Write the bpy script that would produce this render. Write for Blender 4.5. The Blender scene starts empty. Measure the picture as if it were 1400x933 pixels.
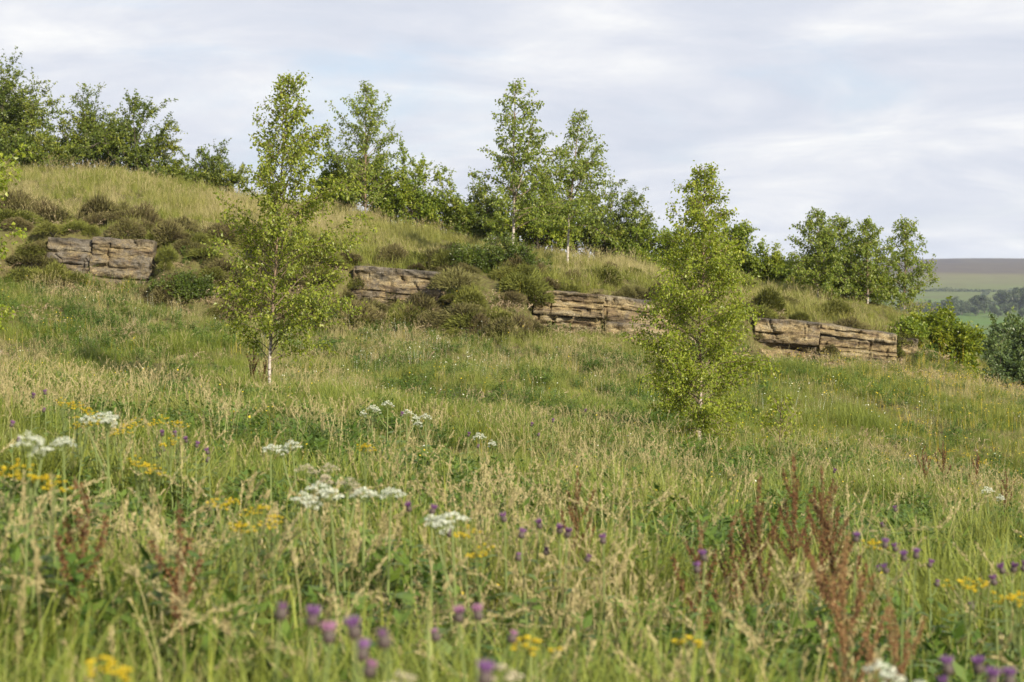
import bpy, math, random
import numpy as np
from mathutils import Vector, Matrix
R = math.radians
scene = bpy.context.scene
C = scene.collection

# ------------------------------------------------------------------ camera, sky, sun, exposure
F = 700 / math.tan(R(15.0))          # focal length in photograph pixels (30 degree lens)
VH = 400.0                           # row of the true horizon in the photograph
cam_d = bpy.data.cameras.new('camera')
cam = bpy.data.objects.new('camera', cam_d); C.objects.link(cam)
cam.location = (0, 0, 0); cam.rotation_euler = (R(90), 0, 0)
cam_d.sensor_width = 36; cam_d.lens = 18 / math.tan(R(15.0))
cam_d.shift_y = -(466.5 - VH) / 1400
cam_d.clip_start = 0.05; cam_d.clip_end = 9000
cam_d.dof.use_dof = True; cam_d.dof.focus_distance = 24; cam_d.dof.aperture_fstop = 4.0
scene.camera = cam

SUN_EL, SUN_AZ = R(27), math.atan2(0.56, -0.83)        # azimuth clockwise from +Y: behind the camera, to its right
sdir = Vector((math.sin(SUN_AZ) * math.cos(SUN_EL), math.cos(SUN_AZ) * math.cos(SUN_EL), math.sin(SUN_EL)))
sun_d = bpy.data.lights.new('sun', 'SUN'); sun_d.energy = 5.0; sun_d.angle = R(0.6); sun_d.color = (1.0, 0.89, 0.71)
sun = bpy.data.objects.new('sun', sun_d); C.objects.link(sun)
sun.rotation_euler = sdir.to_track_quat('Z', 'Y').to_euler()

world = bpy.data.worlds.new('World'); scene.world = world; world.use_nodes = True
nt = world.node_tree; nt.nodes.clear()
def nd(t, ty, **kw):
    n = t.nodes.new(ty)
    for k, v in kw.items():
        if k.startswith('i_'):
            key = k[2:]
            key = int(key) if key.isdigit() else key
            n.inputs[key].default_value = v
        else: setattr(n, k, v)
    return n
def lk(t, a, b): t.links.new(a, b)
def ramp(t, fac, stops, interp='LINEAR'):
    n = t.nodes.new('ShaderNodeValToRGB'); n.color_ramp.interpolation = interp
    e = n.color_ramp.elements
    while len(e) < len(stops): e.new(0.5)
    for el, (p, c) in zip(e, stops):
        el.position = p; el.color = (c[0], c[1], c[2], 1) if not isinstance(c, (int, float)) else (c, c, c, 1)
    if fac is not None: t.links.new(fac, n.inputs[0])
    return n.outputs[0]
def mixc(t, fac, a, b, mode='MIX'):
    n = t.nodes.new('ShaderNodeMix'); n.data_type = 'RGBA'; n.blend_type = mode
    for s, v in ((n.inputs[0], fac), (n.inputs[6], a), (n.inputs[7], b)):
        if isinstance(v, (int, float)): s.default_value = v
        elif isinstance(v, tuple): s.default_value = (v[0], v[1], v[2], 1)
        else: t.links.new(v, s)
    return n.outputs[2]
def math_n(t, op, a, b=0.0):
    n = t.nodes.new('ShaderNodeMath'); n.operation = op
    for s, v in ((n.inputs[0], a), (n.inputs[1], b)):
        if isinstance(v, (int, float)): s.default_value = v
        else: t.links.new(v, s)
    return n.outputs[0]

def build_world():
    sky = nd(nt, 'ShaderNodeTexSky'); sky.sky_type = 'NISHITA'; sky.sun_disc = False
    sky.sun_elevation = SUN_EL; sky.sun_rotation = SUN_AZ
    sky.air_density = 1.0; sky.dust_density = 1.6; sky.ozone_density = 1.4
    tc = nd(nt, 'ShaderNodeTexCoord')
    sep = nd(nt, 'ShaderNodeSeparateXYZ'); lk(nt, tc.outputs['Generated'], sep.inputs[0])
    zc = math_n(nt, 'ADD', math_n(nt, 'MAXIMUM', sep.outputs[2], 0.0), 0.20)   # a cloud deck seen from below
    cx = math_n(nt, 'DIVIDE', sep.outputs[0], zc); cy = math_n(nt, 'DIVIDE', sep.outputs[1], zc)
    cmb = nd(nt, 'ShaderNodeCombineXYZ'); lk(nt, cx, cmb.inputs[0]); lk(nt, cy, cmb.inputs[1])
    mp = nd(nt, 'ShaderNodeMapping'); lk(nt, cmb.outputs[0], mp.inputs[0])
    mp.inputs['Location'].default_value = (3.1, 1.7, 0); mp.inputs['Rotation'].default_value = (0, 0, R(-14))
    mp.inputs['Scale'].default_value = (1.0, 1.2, 1)
    n1 = nd(nt, 'ShaderNodeTexNoise', i_Scale=1.15, i_Detail=9.0, i_Roughness=0.56, i_Distortion=0.5)
    lk(nt, mp.outputs[0], n1.inputs['Vector'])
    n2 = nd(nt, 'ShaderNodeTexNoise', i_Scale=2.4, i_Detail=9.0, i_Roughness=0.60, i_Distortion=0.45)
    lk(nt, mp.outputs[0], n2.inputs['Vector'])
    mask = ramp(nt, n1.outputs[0], [(0.30, 0.25), (0.50, 0.96)], 'EASE')
    shade = ramp(nt, n2.outputs[0], [(0.32, (4.55, 4.82, 5.5)), (0.47, (5.15, 5.32, 5.85)), (0.58, (5.85, 5.92, 6.2)), (0.70, (6.9, 6.85, 6.75))])
    skyc = mixc(nt, 0.55, sky.outputs[0], (4.1, 4.9, 6.3))       # thin high veil over the blue
    col = mixc(nt, mask, skyc, shade)
    bg = nd(nt, 'ShaderNodeBackground'); bg.inputs['Strength'].default_value = 0.086
    lk(nt, col, bg.inputs[0])
    out = nd(nt, 'ShaderNodeOutputWorld'); lk(nt, bg.outputs[0], out.inputs[0])
build_world()
scene.view_settings.view_transform = 'Standard'; scene.view_settings.look = 'None'
scene.view_settings.exposure = 0.8; scene.view_settings.gamma = 1.0
scene.view_settings.use_curve_mapping = False
try:
    scene.cycles.max_bounces = 6; scene.cycles.diffuse_bounces = 3; scene.cycles.transmission_bounces = 4
    scene.cycles.use_denoising = True; scene.cycles.volume_bounces = 0; scene.cycles.transparent_max_bounces = 4
except Exception: pass

# ------------------------------------------------------------------ helpers
def tag(o, label=None, cat=None, group=None, kind=None):
    if label: o['label'] = label
    if cat: o['category'] = cat
    if group: o['group'] = group
    if kind: o['kind'] = kind
    return o
def mesh_np(name, verts, quads=None, tris=None, attrs=None, mat=None, smooth=False):
    me = bpy.data.meshes.new(name)
    verts = np.asarray(verts, dtype=np.float32).reshape(-1, 3)
    q = np.zeros((0, 4), np.int32) if quads is None else np.asarray(quads, np.int32).reshape(-1, 4)
    t = np.zeros((0, 3), np.int32) if tris is None else np.asarray(tris, np.int32).reshape(-1, 3)
    me.vertices.add(len(verts)); me.vertices.foreach_set('co', verts.ravel())
    idx = np.concatenate([q.ravel(), t.ravel()])
    tot = np.concatenate([np.full(len(q), 4, np.int32), np.full(len(t), 3, np.int32)])
    if len(idx):
        me.loops.add(len(idx)); me.loops.foreach_set('vertex_index', idx.astype(np.int32))
        me.polygons.add(len(tot))
        me.polygons.foreach_set('loop_start', np.concatenate([[0], np.cumsum(tot)[:-1]]).astype(np.int32))
        me.polygons.foreach_set('loop_total', tot)
        me.polygons.foreach_set('use_smooth', np.full(len(tot), smooth))
    for k, v in (attrs or {}).items():
        a = me.attributes.new(k, 'FLOAT', 'POINT'); a.data.foreach_set('value', np.asarray(v, np.float32))
    me.update(calc_edges=True)
    if mat: me.materials.append(mat)
    return me
def obj(name, me, parent=None, loc=None, rot=None, scale=None):
    o = bpy.data.objects.new(name, me); C.objects.link(o)
    if parent: o.parent = parent
    if loc is not None: o.location = loc
    if rot is not None: o.rotation_euler = rot
    if scale is not None: o.scale = (scale,) * 3 if isinstance(scale, (int, float)) else scale
    return o
class Geo:                                        # collects geometry with point attributes
    def __init__(s): s.v = []; s.q = []; s.t = []; s.a = {}; s.n = 0
    def add(s, v, q=None, t=None, **at):
        v = np.asarray(v, float).reshape(-1, 3)
        if q is not None and len(q): s.q.append(np.asarray(q, int).reshape(-1, 4) + s.n)
        if t is not None and len(t): s.t.append(np.asarray(t, int).reshape(-1, 3) + s.n)
        for k, x in at.items():
            s.a.setdefault(k, []).append(np.broadcast_to(np.asarray(x, float), (len(v),)))
        s.v.append(v); s.n += len(v)
    def mesh(s, name, mat=None, smooth=False):
        if not s.v: s.v = [np.zeros((0, 3))]
        return mesh_np(name, np.concatenate(s.v), np.concatenate(s.q) if s.q else None,
                       np.concatenate(s.t) if s.t else None, {k: np.concatenate(x) for k, x in s.a.items()}, mat, smooth)
def unit(v): return v / np.maximum(np.linalg.norm(v, axis=-1, keepdims=True), 1e-9)
def tube(g, pts, rad, sides=4, **at):
    pts = np.asarray(pts, float); n = len(pts); rad = np.broadcast_to(np.asarray(rad, float), (n,))
    d = unit(np.gradient(pts, axis=0))
    ref = np.array([0.31, 0.17, 0.93]) if abs(d[0] @ np.array([0.31, 0.17, 0.93])) < 0.9 else np.array([1.0, 0.1, 0.0])
    a = unit(np.cross(d, ref)); b = np.cross(d, a)
    th = np.arange(sides) * 2 * math.pi / sides
    v = pts[:, None] + rad[:, None, None] * (np.cos(th)[None, :, None] * a[:, None] + np.sin(th)[None, :, None] * b[:, None])
    i = np.arange(n - 1)[:, None] * sides; k = np.arange(sides)[None]; k2 = (k + 1) % sides
    q = np.stack([i + k, i + k2, i + sides + k2, i + sides + k], -1).reshape(-1, 4)
    g.add(v.reshape(-1, 3), q=q, **{k_: (np.repeat(x, sides) if np.ndim(x) else x) for k_, x in at.items()})
def leaves(g, pos, d, nrm, L, W, rnd, fold=0.18):
    pos = np.asarray(pos); n = len(pos)
    d = unit(d); s = unit(np.cross(d, nrm)); up = np.cross(s, d)
    L = np.broadcast_to(L, (n,))[:, None]; W = np.broadcast_to(W, (n,))[:, None]
    m = pos + d * L * 0.42
    v = np.stack([pos, m + s * W * 0.5 + up * L * fold, pos + d * L - up * L * 0.1, m - s * W * 0.5 + up * L * fold], 1)
    i = np.arange(n)[:, None] * 4
    t = np.concatenate([i + np.array([[0, 2, 1]]), i + np.array([[0, 3, 2]])])
    g.add(v.reshape(-1, 3), t=t, rnd=np.repeat(rnd, 4))
def hash2(ix, iy, s):
    h = np.sin(ix * 127.1 + iy * 311.7 + s * 74.7) * 43758.5453
    return h - np.floor(h)
def vnoise(x, y, s=0):
    ix, iy = np.floor(x), np.floor(y); fx, fy = x - ix, y - iy
    fx = fx * fx * (3 - 2 * fx); fy = fy * fy * (3 - 2 * fy)
    return (hash2(ix, iy, s) * (1 - fx) + hash2(ix + 1, iy, s) * fx) * (1 - fy) + (hash2(ix, iy + 1, s) * (1 - fx) + hash2(ix + 1, iy + 1, s) * fx) * fy
def fbm(x, y, s=0, o=4):
    r = 0; a = 0.5; t = 0
    for i in range(o): r = r + a * vnoise(x * 2 ** i, y * 2 ** i, s + i * 7); t += a; a *= 0.5
    return r / t
def sstep(a, b, x):
    t = np.clip((x - a) / (b - a), 0, 1); return t * t * (3 - 2 * t)

# ------------------------------------------------------------------ materials
def new_mat(name):
    m = bpy.data.materials.new(name); m.use_nodes = True; t = m.node_tree; t.nodes.clear()
    return m, t, nd(t, 'ShaderNodeOutputMaterial')
def attr(t, name): return nd(t, 'ShaderNodeAttribute', attribute_name=name).outputs['Fac']
def plant_shader(t, out, col, trans=0.35, tcol=None, rough=0.55, spec=0.25):
    p = nd(t, 'ShaderNodeBsdfPrincipled'); p.inputs['Roughness'].default_value = rough
    p.inputs['Specular IOR Level'].default_value = spec
    lk(t, col, p.inputs['Base Color'])
    if trans <= 0: lk(t, p.outputs[0], out.inputs[0]); return
    tr = nd(t, 'ShaderNodeBsdfTranslucent')
    lk(t, tcol if tcol is not None else col, tr.inputs[0])
    mx = nd(t, 'ShaderNodeMixShader'); mx.inputs[0].default_value = trans
    lk(t, p.outputs[0], mx.inputs[1]); lk(t, tr.outputs[0], mx.inputs[2]); lk(t, mx.outputs[0], out.inputs[0])
def leaf_mat(name, c0, c1, c2, trans=0.38, rough=0.42, spec=0.4, yellow=(1.35, 1.25, 0.5), objvar=None):
    m, t, out = new_mat(name)
    col = ramp(t, attr(t, 'rnd'), [(0.0, c0), (0.5, c1), (1.0, c2)])
    if objvar:
        oi = nd(t, 'ShaderNodeObjectInfo'); col = mixc(t, math_n(t, 'MULTIPLY', oi.outputs['Random'], 0.42), col, mixc(t, attr(t, 'rnd'), objvar[0], objvar[1]))
    tc = mixc(t, 1.0, col, yellow, 'MULTIPLY')
    plant_shader(t, out, col, trans, tc, rough, spec); return m
def grass_mat(name, g0, g1, dry, tip=0.5, patch=0.22, trans=0.3):
    m, t, out = new_mat(name)
    geo = nd(t, 'ShaderNodeNewGeometry'); oi = nd(t, 'ShaderNodeObjectInfo')
    n = nd(t, 'ShaderNodeTexNoise', i_Scale=patch, i_Detail=3.0); lk(t, geo.outputs['Position'], n.inputs['Vector'])
    n2 = nd(t, 'ShaderNodeTexNoise', i_Scale=patch * 5, i_Detail=2.0); lk(t, geo.outputs['Position'], n2.inputs['Vector'])
    f = math_n(t, 'ADD', math_n(t, 'MULTIPLY', attr(t, 'rnd'), 0.4), math_n(t, 'MULTIPLY', oi.outputs['Random'], 0.6))
    col = mixc(t, f, g0, g1)
    pm = ramp(t, n.outputs[0], [(0.44, 0.0), (0.68, 0.6)])
    col = mixc(t, math_n(t, 'MULTIPLY', pm, n2.outputs[0]), col, dry)
    tp = math_n(t, 'MULTIPLY', math_n(t, 'POWER', attr(t, 't'), 3.0), tip)
    col = mixc(t, tp, col, dry)
    plant_shader(t, out, col, trans, None, 0.5, 0.3); return m
def plain_mat(name, c, rough=0.6, c2=None, scale=20, trans=0.0, spec=0.3):
    m, t, out = new_mat(name)
    tc = nd(t, 'ShaderNodeTexCoord')
    n = nd(t, 'ShaderNodeTexNoise', i_Scale=scale, i_Detail=4.0); lk(t, tc.outputs['Object'], n.inputs['Vector'])
    col = mixc(t, n.outputs[0], c, c2 if c2 else tuple(x * 0.7 for x in c))
    plant_shader(t, out, col, trans, None, rough, spec); return m

M = {}
M['birch_leaf'] = leaf_mat('birch_leaf', (0.120, 0.165, 0.020), (0.21, 0.262, 0.030), (0.37, 0.40, 0.07), 0.48)
M['birch_leaf_bright'] = leaf_mat('birch_leaf_bright', (0.135, 0.190, 0.018), (0.225, 0.285, 0.027), (0.38, 0.41, 0.065), 0.48)
M['birch_leaf_far'] = leaf_mat('birch_leaf_far', (0.105, 0.155, 0.024), (0.175, 0.235, 0.034), (0.31, 0.345, 0.065), 0.44)
M['hawthorn_leaf'] = leaf_mat('hawthorn_leaf', (0.062, 0.100, 0.015), (0.125, 0.168, 0.022), (0.29, 0.30, 0.042), 0.3)
M['shrub_leaf'] = leaf_mat('shrub_leaf', (0.092, 0.145, 0.016), (0.19, 0.25, 0.027), (0.35, 0.37, 0.045), 0.35)
M['valley_leaf'] = leaf_mat('valley_leaf', (0.055, 0.090, 0.030), (0.095, 0.145, 0.042), (0.19, 0.23, 0.06), 0.3)
M['elder_leaf'] = leaf_mat('elder_leaf', (0.090, 0.14, 0.012), (0.20, 0.25, 0.022), (0.36, 0.37, 0.04), 0.4)
M['bilberry_leaf'] = leaf_mat('bilberry_leaf', (0.045, 0.075, 0.010), (0.085, 0.125, 0.014), (0.16, 0.19, 0.025), 0.3)
M['heather'] = leaf_mat('heather', (0.075, 0.050, 0.032), (0.115, 0.095, 0.042), (0.19, 0.18, 0.06), 0.1, 0.7, 0.2, (1, 1, 1), ((0.07, 0.085, 0.022), (0.22, 0.24, 0.06)))
M['moss_heather'] = leaf_mat('moss_heather', (0.085, 0.080, 0.026), (0.14, 0.15, 0.030), (0.25, 0.25, 0.06), 0.15, 0.7, 0.2, (1, 1, 1), ((0.06, 0.08, 0.018), (0.17, 0.21, 0.035)))
M['bracken'] = leaf_mat('bracken', (0.20, 0.14, 0.075), (0.33, 0.25, 0.15), (0.48, 0.40, 0.28), 0.15, 0.7, 0.2, (1, 1, 1))
M['grass'] = grass_mat('grass', (0.070, 0.130, 0.013), (0.260, 0.295, 0.043), (0.36, 0.33, 0.11), 0.22)
M['bank_grass'] = grass_mat('bank_grass', (0.13, 0.175, 0.024), (0.26, 0.27, 0.050), (0.38, 0.31, 0.13), 0.35)
M['dry_grass'] = grass_mat('dry_grass', (0.24, 0.235, 0.075), (0.42, 0.36, 0.17), (0.50, 0.41, 0.25), 0.4)
M['seed_grass'] = grass_mat('seed_grass', (0.32, 0.285, 0.115), (0.45, 0.40, 0.20), (0.39, 0.315, 0.165), 0.5)
M['herb'] = grass_mat('herb', (0.042, 0.100, 0.014), (0.13, 0.20, 0.028), (0.17, 0.22, 0.04), 0.3, 0.5, 0.35)
M['stem'] = plain_mat('stem', (0.12, 0.18, 0.045), 0.5, (0.17, 0.19, 0.07))
M['dark_stem'] = plain_mat('dark_stem', (0.11, 0.07, 0.035), 0.6, (0.16, 0.14, 0.05))
M['petal_white'] = plain_mat('petal_white', (0.78, 0.80, 0.70), 0.6, (0.62, 0.66, 0.52), 60, 0.2)
M['petal_cream'] = plain_mat('petal_cream', (0.62, 0.57, 0.42), 0.6, (0.45, 0.38, 0.26), 60, 0.2)
M['petal_yellow'] = plain_mat('petal_yellow', (0.66, 0.52, 0.02), 0.5, (0.52, 0.37, 0.015), 60, 0.15)
M['petal_purple'] = plain_mat('petal_purple', (0.30, 0.155, 0.37), 0.6, (0.20, 0.09, 0.24), 80, 0.25)
M['petal_pink'] = plain_mat('petal_pink', (0.45, 0.24, 0.40), 0.6, (0.32, 0.15, 0.25), 80, 0.25)
M['petal_dusky'] = plain_mat('petal_dusky', (0.26, 0.12, 0.29), 0.6, (0.17, 0.075, 0.18), 80, 0.25)
M['bract'] = plain_mat('bract', (0.055, 0.060, 0.035), 0.6, (0.085, 0.045, 0.06), 90)
M['plant_leaf'] = plain_mat('plant_leaf', (0.085, 0.145, 0.025), 0.45, (0.13, 0.19, 0.04), 30, 0.3)
M['dock_seed'] = leaf_mat('dock_seed', (0.070, 0.031, 0.016), (0.130, 0.060, 0.028), (0.23, 0.13, 0.05), 0.2, 0.6, 0.2, (1, 0.8, 0.6))
M['dock_seed_pale'] = leaf_mat('dock_seed_pale', (0.14, 0.072, 0.035), (0.24, 0.13, 0.06), (0.33, 0.25, 0.10), 0.2, 0.6, 0.2, (1, 0.8, 0.6))

def bark_mat():
    m, t, out = new_mat('birch_bark')
    tc = nd(t, 'ShaderNodeTexCoord'); mp = nd(t, 'ShaderNodeMapping'); lk(t, tc.outputs['Object'], mp.inputs[0])
    mp.inputs['Scale'].default_value = (6, 6, 26)
    n = nd(t, 'ShaderNodeTexNoise', i_Scale=1.6, i_Detail=4.0); lk(t, mp.outputs[0], n.inputs['Vector'])
    white = ramp(t, n.outputs[0], [(0.36, (0.09, 0.065, 0.05)), (0.46, (0.36, 0.32, 0.28)), (0.7, (0.56, 0.53, 0.48))])
    col = mixc(t, attr(t, 'white'), (0.17, 0.115, 0.070), white)
    p = nd(t, 'ShaderNodeBsdfPrincipled'); p.inputs['Roughness'].default_value = 0.7
    lk(t, col, p.inputs['Base Color']); lk(t, p.outputs[0], out.inputs[0]); return m
M['birch_bark'] = bark_mat()
M['branch_bark'] = plain_mat('branch_bark', (0.13, 0.095, 0.06), 0.75, (0.19, 0.15, 0.10), 12)
M['dark_bark'] = plain_mat('dark_bark', (0.055, 0.045, 0.035), 0.8, (0.10, 0.085, 0.065), 12)
M['dead_wood'] = plain_mat('dead_wood', (0.45, 0.38, 0.30), 0.8, (0.28, 0.22, 0.17), 9)

def rock_mat():
    m, t, out = new_mat('sandstone')
    geo = nd(t, 'ShaderNodeNewGeometry'); tc = nd(t, 'ShaderNodeTexCoord'); oi = nd(t, 'ShaderNodeObjectInfo')
    off = nd(t, 'ShaderNodeVectorMath', operation='ADD'); lk(t, tc.outputs['Object'], off.inputs[0])
    cb = nd(t, 'ShaderNodeCombineXYZ')
    for k in range(3): lk(t, math_n(t, 'MULTIPLY', oi.outputs['Random'], 37.0), cb.inputs[k])
    lk(t, cb.outputs[0], off.inputs[1])
    mp = nd(t, 'ShaderNodeMapping'); lk(t, off.outputs[0], mp.inputs[0]); mp.inputs['Scale'].default_value = (1.0, 1.2, 4.6)
    strata = nd(t, 'ShaderNodeTexNoise', i_Scale=1.5, i_Detail=7.0, i_Roughness=0.62, i_Distortion=0.6); lk(t, mp.outputs[0], strata.inputs['Vector'])
    blot = nd(t, 'ShaderNodeTexNoise', i_Scale=3.4, i_Detail=10.0, i_Roughness=0.74); lk(t, off.outputs[0], blot.inputs['Vector'])
    fine = nd(t, 'ShaderNodeTexNoise', i_Scale=38.0, i_Detail=5.0, i_Roughness=0.7); lk(t, off.outputs[0], fine.inputs['Vector'])
    mp2 = nd(t, 'ShaderNodeMapping'); lk(t, off.outputs[0], mp2.inputs[0]); mp2.inputs['Scale'].default_value = (5, 5, 0.9)
    streak = nd(t, 'ShaderNodeTexNoise', i_Scale=1.3, i_Detail=5.0, i_Roughness=0.6); lk(t, mp2.outputs[0], streak.inputs['Vector'])
    buff = ramp(t, strata.outputs[0], [(0.30, (0.040, 0.030, 0.021)), (0.41, (0.15, 0.108, 0.062)), (0.52, (0.31, 0.240, 0.120)), (0.66, (0.36, 0.31, 0.205))])
    grey = ramp(t, blot.outputs[0], [(0.35, (0.045, 0.041, 0.034)), (0.6, (0.13, 0.118, 0.10)), (0.75, (0.26, 0.245, 0.21))])
    gm = ramp(t, math_n(t, 'ADD', blot.outputs[0], math_n(t, 'MULTIPLY', attr(t, 'grey'), 0.16)), [(0.44, 0.0), (0.62, 0.9)])
    w = attr(t, 'weather')
    f = math_n(t, 'MAXIMUM', w, gm)
    f = math_n(t, 'MAXIMUM', f, ramp(t, streak.outputs[0], [(0.56, 0.0), (0.68, 0.7)]))
    col = mixc(t, f, buff, grey)
    col = mixc(t, ramp(t, fine.outputs[0], [(0.38, 0.65), (0.60, 0.0)]), col, (0.055, 0.045, 0.034))
    p = nd(t, 'ShaderNodeBsdfPrincipled'); p.inputs['Roughness'].default_value = 0.9; p.inputs['Specular IOR Level'].default_value = 0.2
    bmp = nd(t, 'ShaderNodeBump', i_Strength=1.0, i_Distance=0.05)
    lk(t, math_n(t, 'ADD', strata.outputs[0], math_n(t, 'MULTIPLY', fine.outputs[0], 0.4)), bmp.inputs['Height'])
    lk(t, bmp.outputs[0], p.inputs['Normal']); lk(t, col, p.inputs['Base Color']); lk(t, p.outputs[0], out.inputs[0]); return m
M['sandstone'] = rock_mat()

def ground_mat():
    m, t, out = new_mat('meadow_ground')
    geo = nd(t, 'ShaderNodeNewGeometry')
    a = nd(t, 'ShaderNodeTexNoise', i_Scale=0.35, i_Detail=5.0); lk(t, geo.outputs['Position'], a.inputs['Vector'])
    b = nd(t, 'ShaderNodeTexNoise', i_Scale=9.0, i_Detail=6.0, i_Roughness=0.7); lk(t, geo.outputs['Position'], b.inputs['Vector'])
    col = mixc(t, a.outputs[0], (0.085, 0.105, 0.028), (0.17, 0.15, 0.06))
    col = mixc(t, ramp(t, b.outputs[0], [(0.4, 0.0), (0.62, 0.8)]), col, (0.075, 0.055, 0.03))
    p = nd(t, 'ShaderNodeBsdfPrincipled'); p.inputs['Roughness'].default_value = 0.95; p.inputs['Specular IOR Level'].default_value = 0.1
    bmp = nd(t, 'ShaderNodeBump', i_Strength=0.8, i_Distance=0.08); lk(t, b.outputs[0], bmp.inputs['Height']); lk(t, bmp.outputs[0], p.inputs['Normal'])
    lk(t, col, p.inputs['Base Color']); lk(t, p.outputs[0], out.inputs[0]); return m
M['ground'] = ground_mat()
def moor_mat():
    m, t, out = new_mat('moorland')
    geo = nd(t, 'ShaderNodeNewGeometry'); sp = nd(t, 'ShaderNodeSeparateXYZ'); lk(t, geo.outputs['Position'], sp.inputs[0])
    mp = nd(t, 'ShaderNodeMapping'); lk(t, geo.outputs['Position'], mp.inputs[0]); mp.inputs['Scale'].default_value = (0.004, 0.0025, 0.02)
    n = nd(t, 'ShaderNodeTexNoise', i_Scale=1.0, i_Detail=7.0, i_Roughness=0.62); lk(t, mp.outputs[0], n.inputs['Vector'])
    n2 = nd(t, 'ShaderNodeTexNoise', i_Scale=9.0, i_Detail=5.0, i_Roughness=0.7); lk(t, mp.outputs[0], n2.inputs['Vector'])
    yy = math_n(t, 'ADD', math_n(t, 'DIVIDE', sp.outputs[1], 3000.0), math_n(t, 'MULTIPLY', math_n(t, 'SUBTRACT', n.outputs[0], 0.5), 0.10))
    col = ramp(t, yy, [(0.0, (0.08, 0.145, 0.03)), (0.30, (0.085, 0.15, 0.035)), (0.40, (0.10, 0.145, 0.04)), (0.52, (0.115, 0.14, 0.045)), (0.62, (0.135, 0.13, 0.05)), (0.66, (0.066, 0.046, 0.036)), (0.85, (0.046, 0.032, 0.030)), (1.0, (0.05, 0.035, 0.032))])
    col = mixc(t, ramp(t, n2.outputs[0], [(0.38, 0.55), (0.6, 0.0)]), col, (0.10, 0.085, 0.045))
    p = nd(t, 'ShaderNodeBsdfPrincipled'); p.inputs['Roughness'].default_value = 1.0; p.inputs['Specular IOR Level'].default_value = 0.05
    lk(t, col, p.inputs['Base Color']); lk(t, p.outputs[0], out.inputs[0]); return m
M['moor'] = moor_mat()

# ------------------------------------------------------------------ terrain
def P(u, v, Y): return ((u - 700) / F * Y, Y, (VH - v) / F * Y)
class TPS:
    def __init__(s, pts, lam=0.02):
        p = np.array(pts, float); s.p = p[:, :2]; n = len(p)
        K = s.k(s.p, s.p) + lam * np.eye(n); Q = np.c_[np.ones(n), s.p]
        A = np.block([[K, Q], [Q.T, np.zeros((3, 3))]])
        s.w = np.linalg.solve(A, np.r_[p[:, 2], np.zeros(3)])
    def k(s, a, b):
        d = ((a[:, None] - b[None]) ** 2).sum(-1); return np.where(d > 0, 0.5 * d * np.log(np.maximum(d, 1e-12)), 0)
    def __call__(s, x, y):
        x = np.asarray(x, float); sh = x.shape; q = np.c_[x.ravel(), np.asarray(y, float).ravel()]
        r = np.empty(len(q))
        for i in range(0, len(q), 20000):
            c = q[i:i + 20000]; r[i:i + 20000] = s.k(c, s.p) @ s.w[:-3] + np.c_[np.ones(len(c)), c] @ s.w[-3:]
        return r.reshape(sh)
#        u, row of ledge top, row of ledge foot, distance
LEDGE = [(-150, 312, 372, 38), (0, 318, 378, 38), (100, 322, 384, 38), (205, 329, 388, 38.3), (330, 345, 418, 38), (400, 352, 424, 37.8), (480, 362, 424, 38), (598, 373, 434, 38),
         (660, 384, 446, 37.6), (725, 394, 448, 37.8), (822, 403, 458, 38), (915, 412, 468, 38.2), (1040, 436, 490, 38.6), (1115, 443, 497, 39), (1225, 461, 506, 39.6), (1260, 470, 509, 40)]
lx = np.array([P(u, 0, Y)[0] for u, a, b, Y in LEDGE]); lY = np.array([r[3] for r in LEDGE])
def YL(x): return np.interp(x, lx, lY)
mead = [(-9, -30, -0.5), (0, -30, -1.6), (9, -30, -2.7), (-5, 0, -1.02), (0, 0, -1.58), (5, 0, -2.14), (-6, 12, -0.95), (0, 12, -1.64), (5, 12, -2.22), (-14, 12, -0.1), (14, 14, -3.3), (-16, 30, 0.35), (16, 30, -3.7),
        P(367, 552, 25), P(955, 616, 23), P(1400, 690, 25), P(0, 516, 28), P(700, 557, 29), P(1150, 600, 29), P(1400, 588, 42), P(1300, 552, 41), P(1600, 670, 43)]
mead += [P(u, b + 6, Y - 0.3) for u, a, b, Y in LEDGE]
mead += [(x, Y + 14, z - 1.0) for x, Y, z in [P(1300, 552, 41), P(1400, 588, 42), P(1600, 670, 43)]]
zM = TPS(mead)
RIDGE = [(-250, 208, 50), (-100, 218, 50), (0, 236, 50), (150, 246, 50), (320, 276, 49), (500, 310, 48.5), (640, 342, 48), (760, 358, 48), (900, 374, 47.5), (1000, 398, 47.5), (1150, 425, 47), (1270, 445, 46)]
bank = [P(u, a, Y) for u, a, b, Y in LEDGE] + [P(u, v, Y) for u, v, Y in RIDGE]
for u, v, Y in RIDGE:
    x, y, z = P(u, v, Y); bank += [(x, y + 6, z - 0.35), (x, y + 16, z - 3.2), (x, y + 45, z - 14)]
bank += [P(1300, 540, 41.5), P(1400, 582, 42.5), P(1600, 664, 43.5), (11, 50, -3.2), (16, 50, -5.0), (13, 60, -5.2), (25, 60, -8), (14, 90, -16)]
zB = TPS(bank)
ROCKS_U = [(25, 207), (482, 598), (728, 925), (1035, 1250)]
def rockness(x):
    u = 700 + x * F / 38.3; r = np.zeros_like(x)
    for a, b in ROCKS_U: r = np.maximum(r, sstep(a - 30, a + 10, u) * (1 - sstep(b - 10, b + 30, u)))
    return r
def shade_swale(x, y):                           # shallow hollow along the dense birch's shadow; darker plants paint that shade in
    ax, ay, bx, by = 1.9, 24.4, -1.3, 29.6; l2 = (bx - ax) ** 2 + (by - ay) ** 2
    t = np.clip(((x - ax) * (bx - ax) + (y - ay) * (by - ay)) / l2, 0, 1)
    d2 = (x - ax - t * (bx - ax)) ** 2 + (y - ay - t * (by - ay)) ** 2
    return np.exp(-d2 / 0.75 ** 2)
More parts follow.
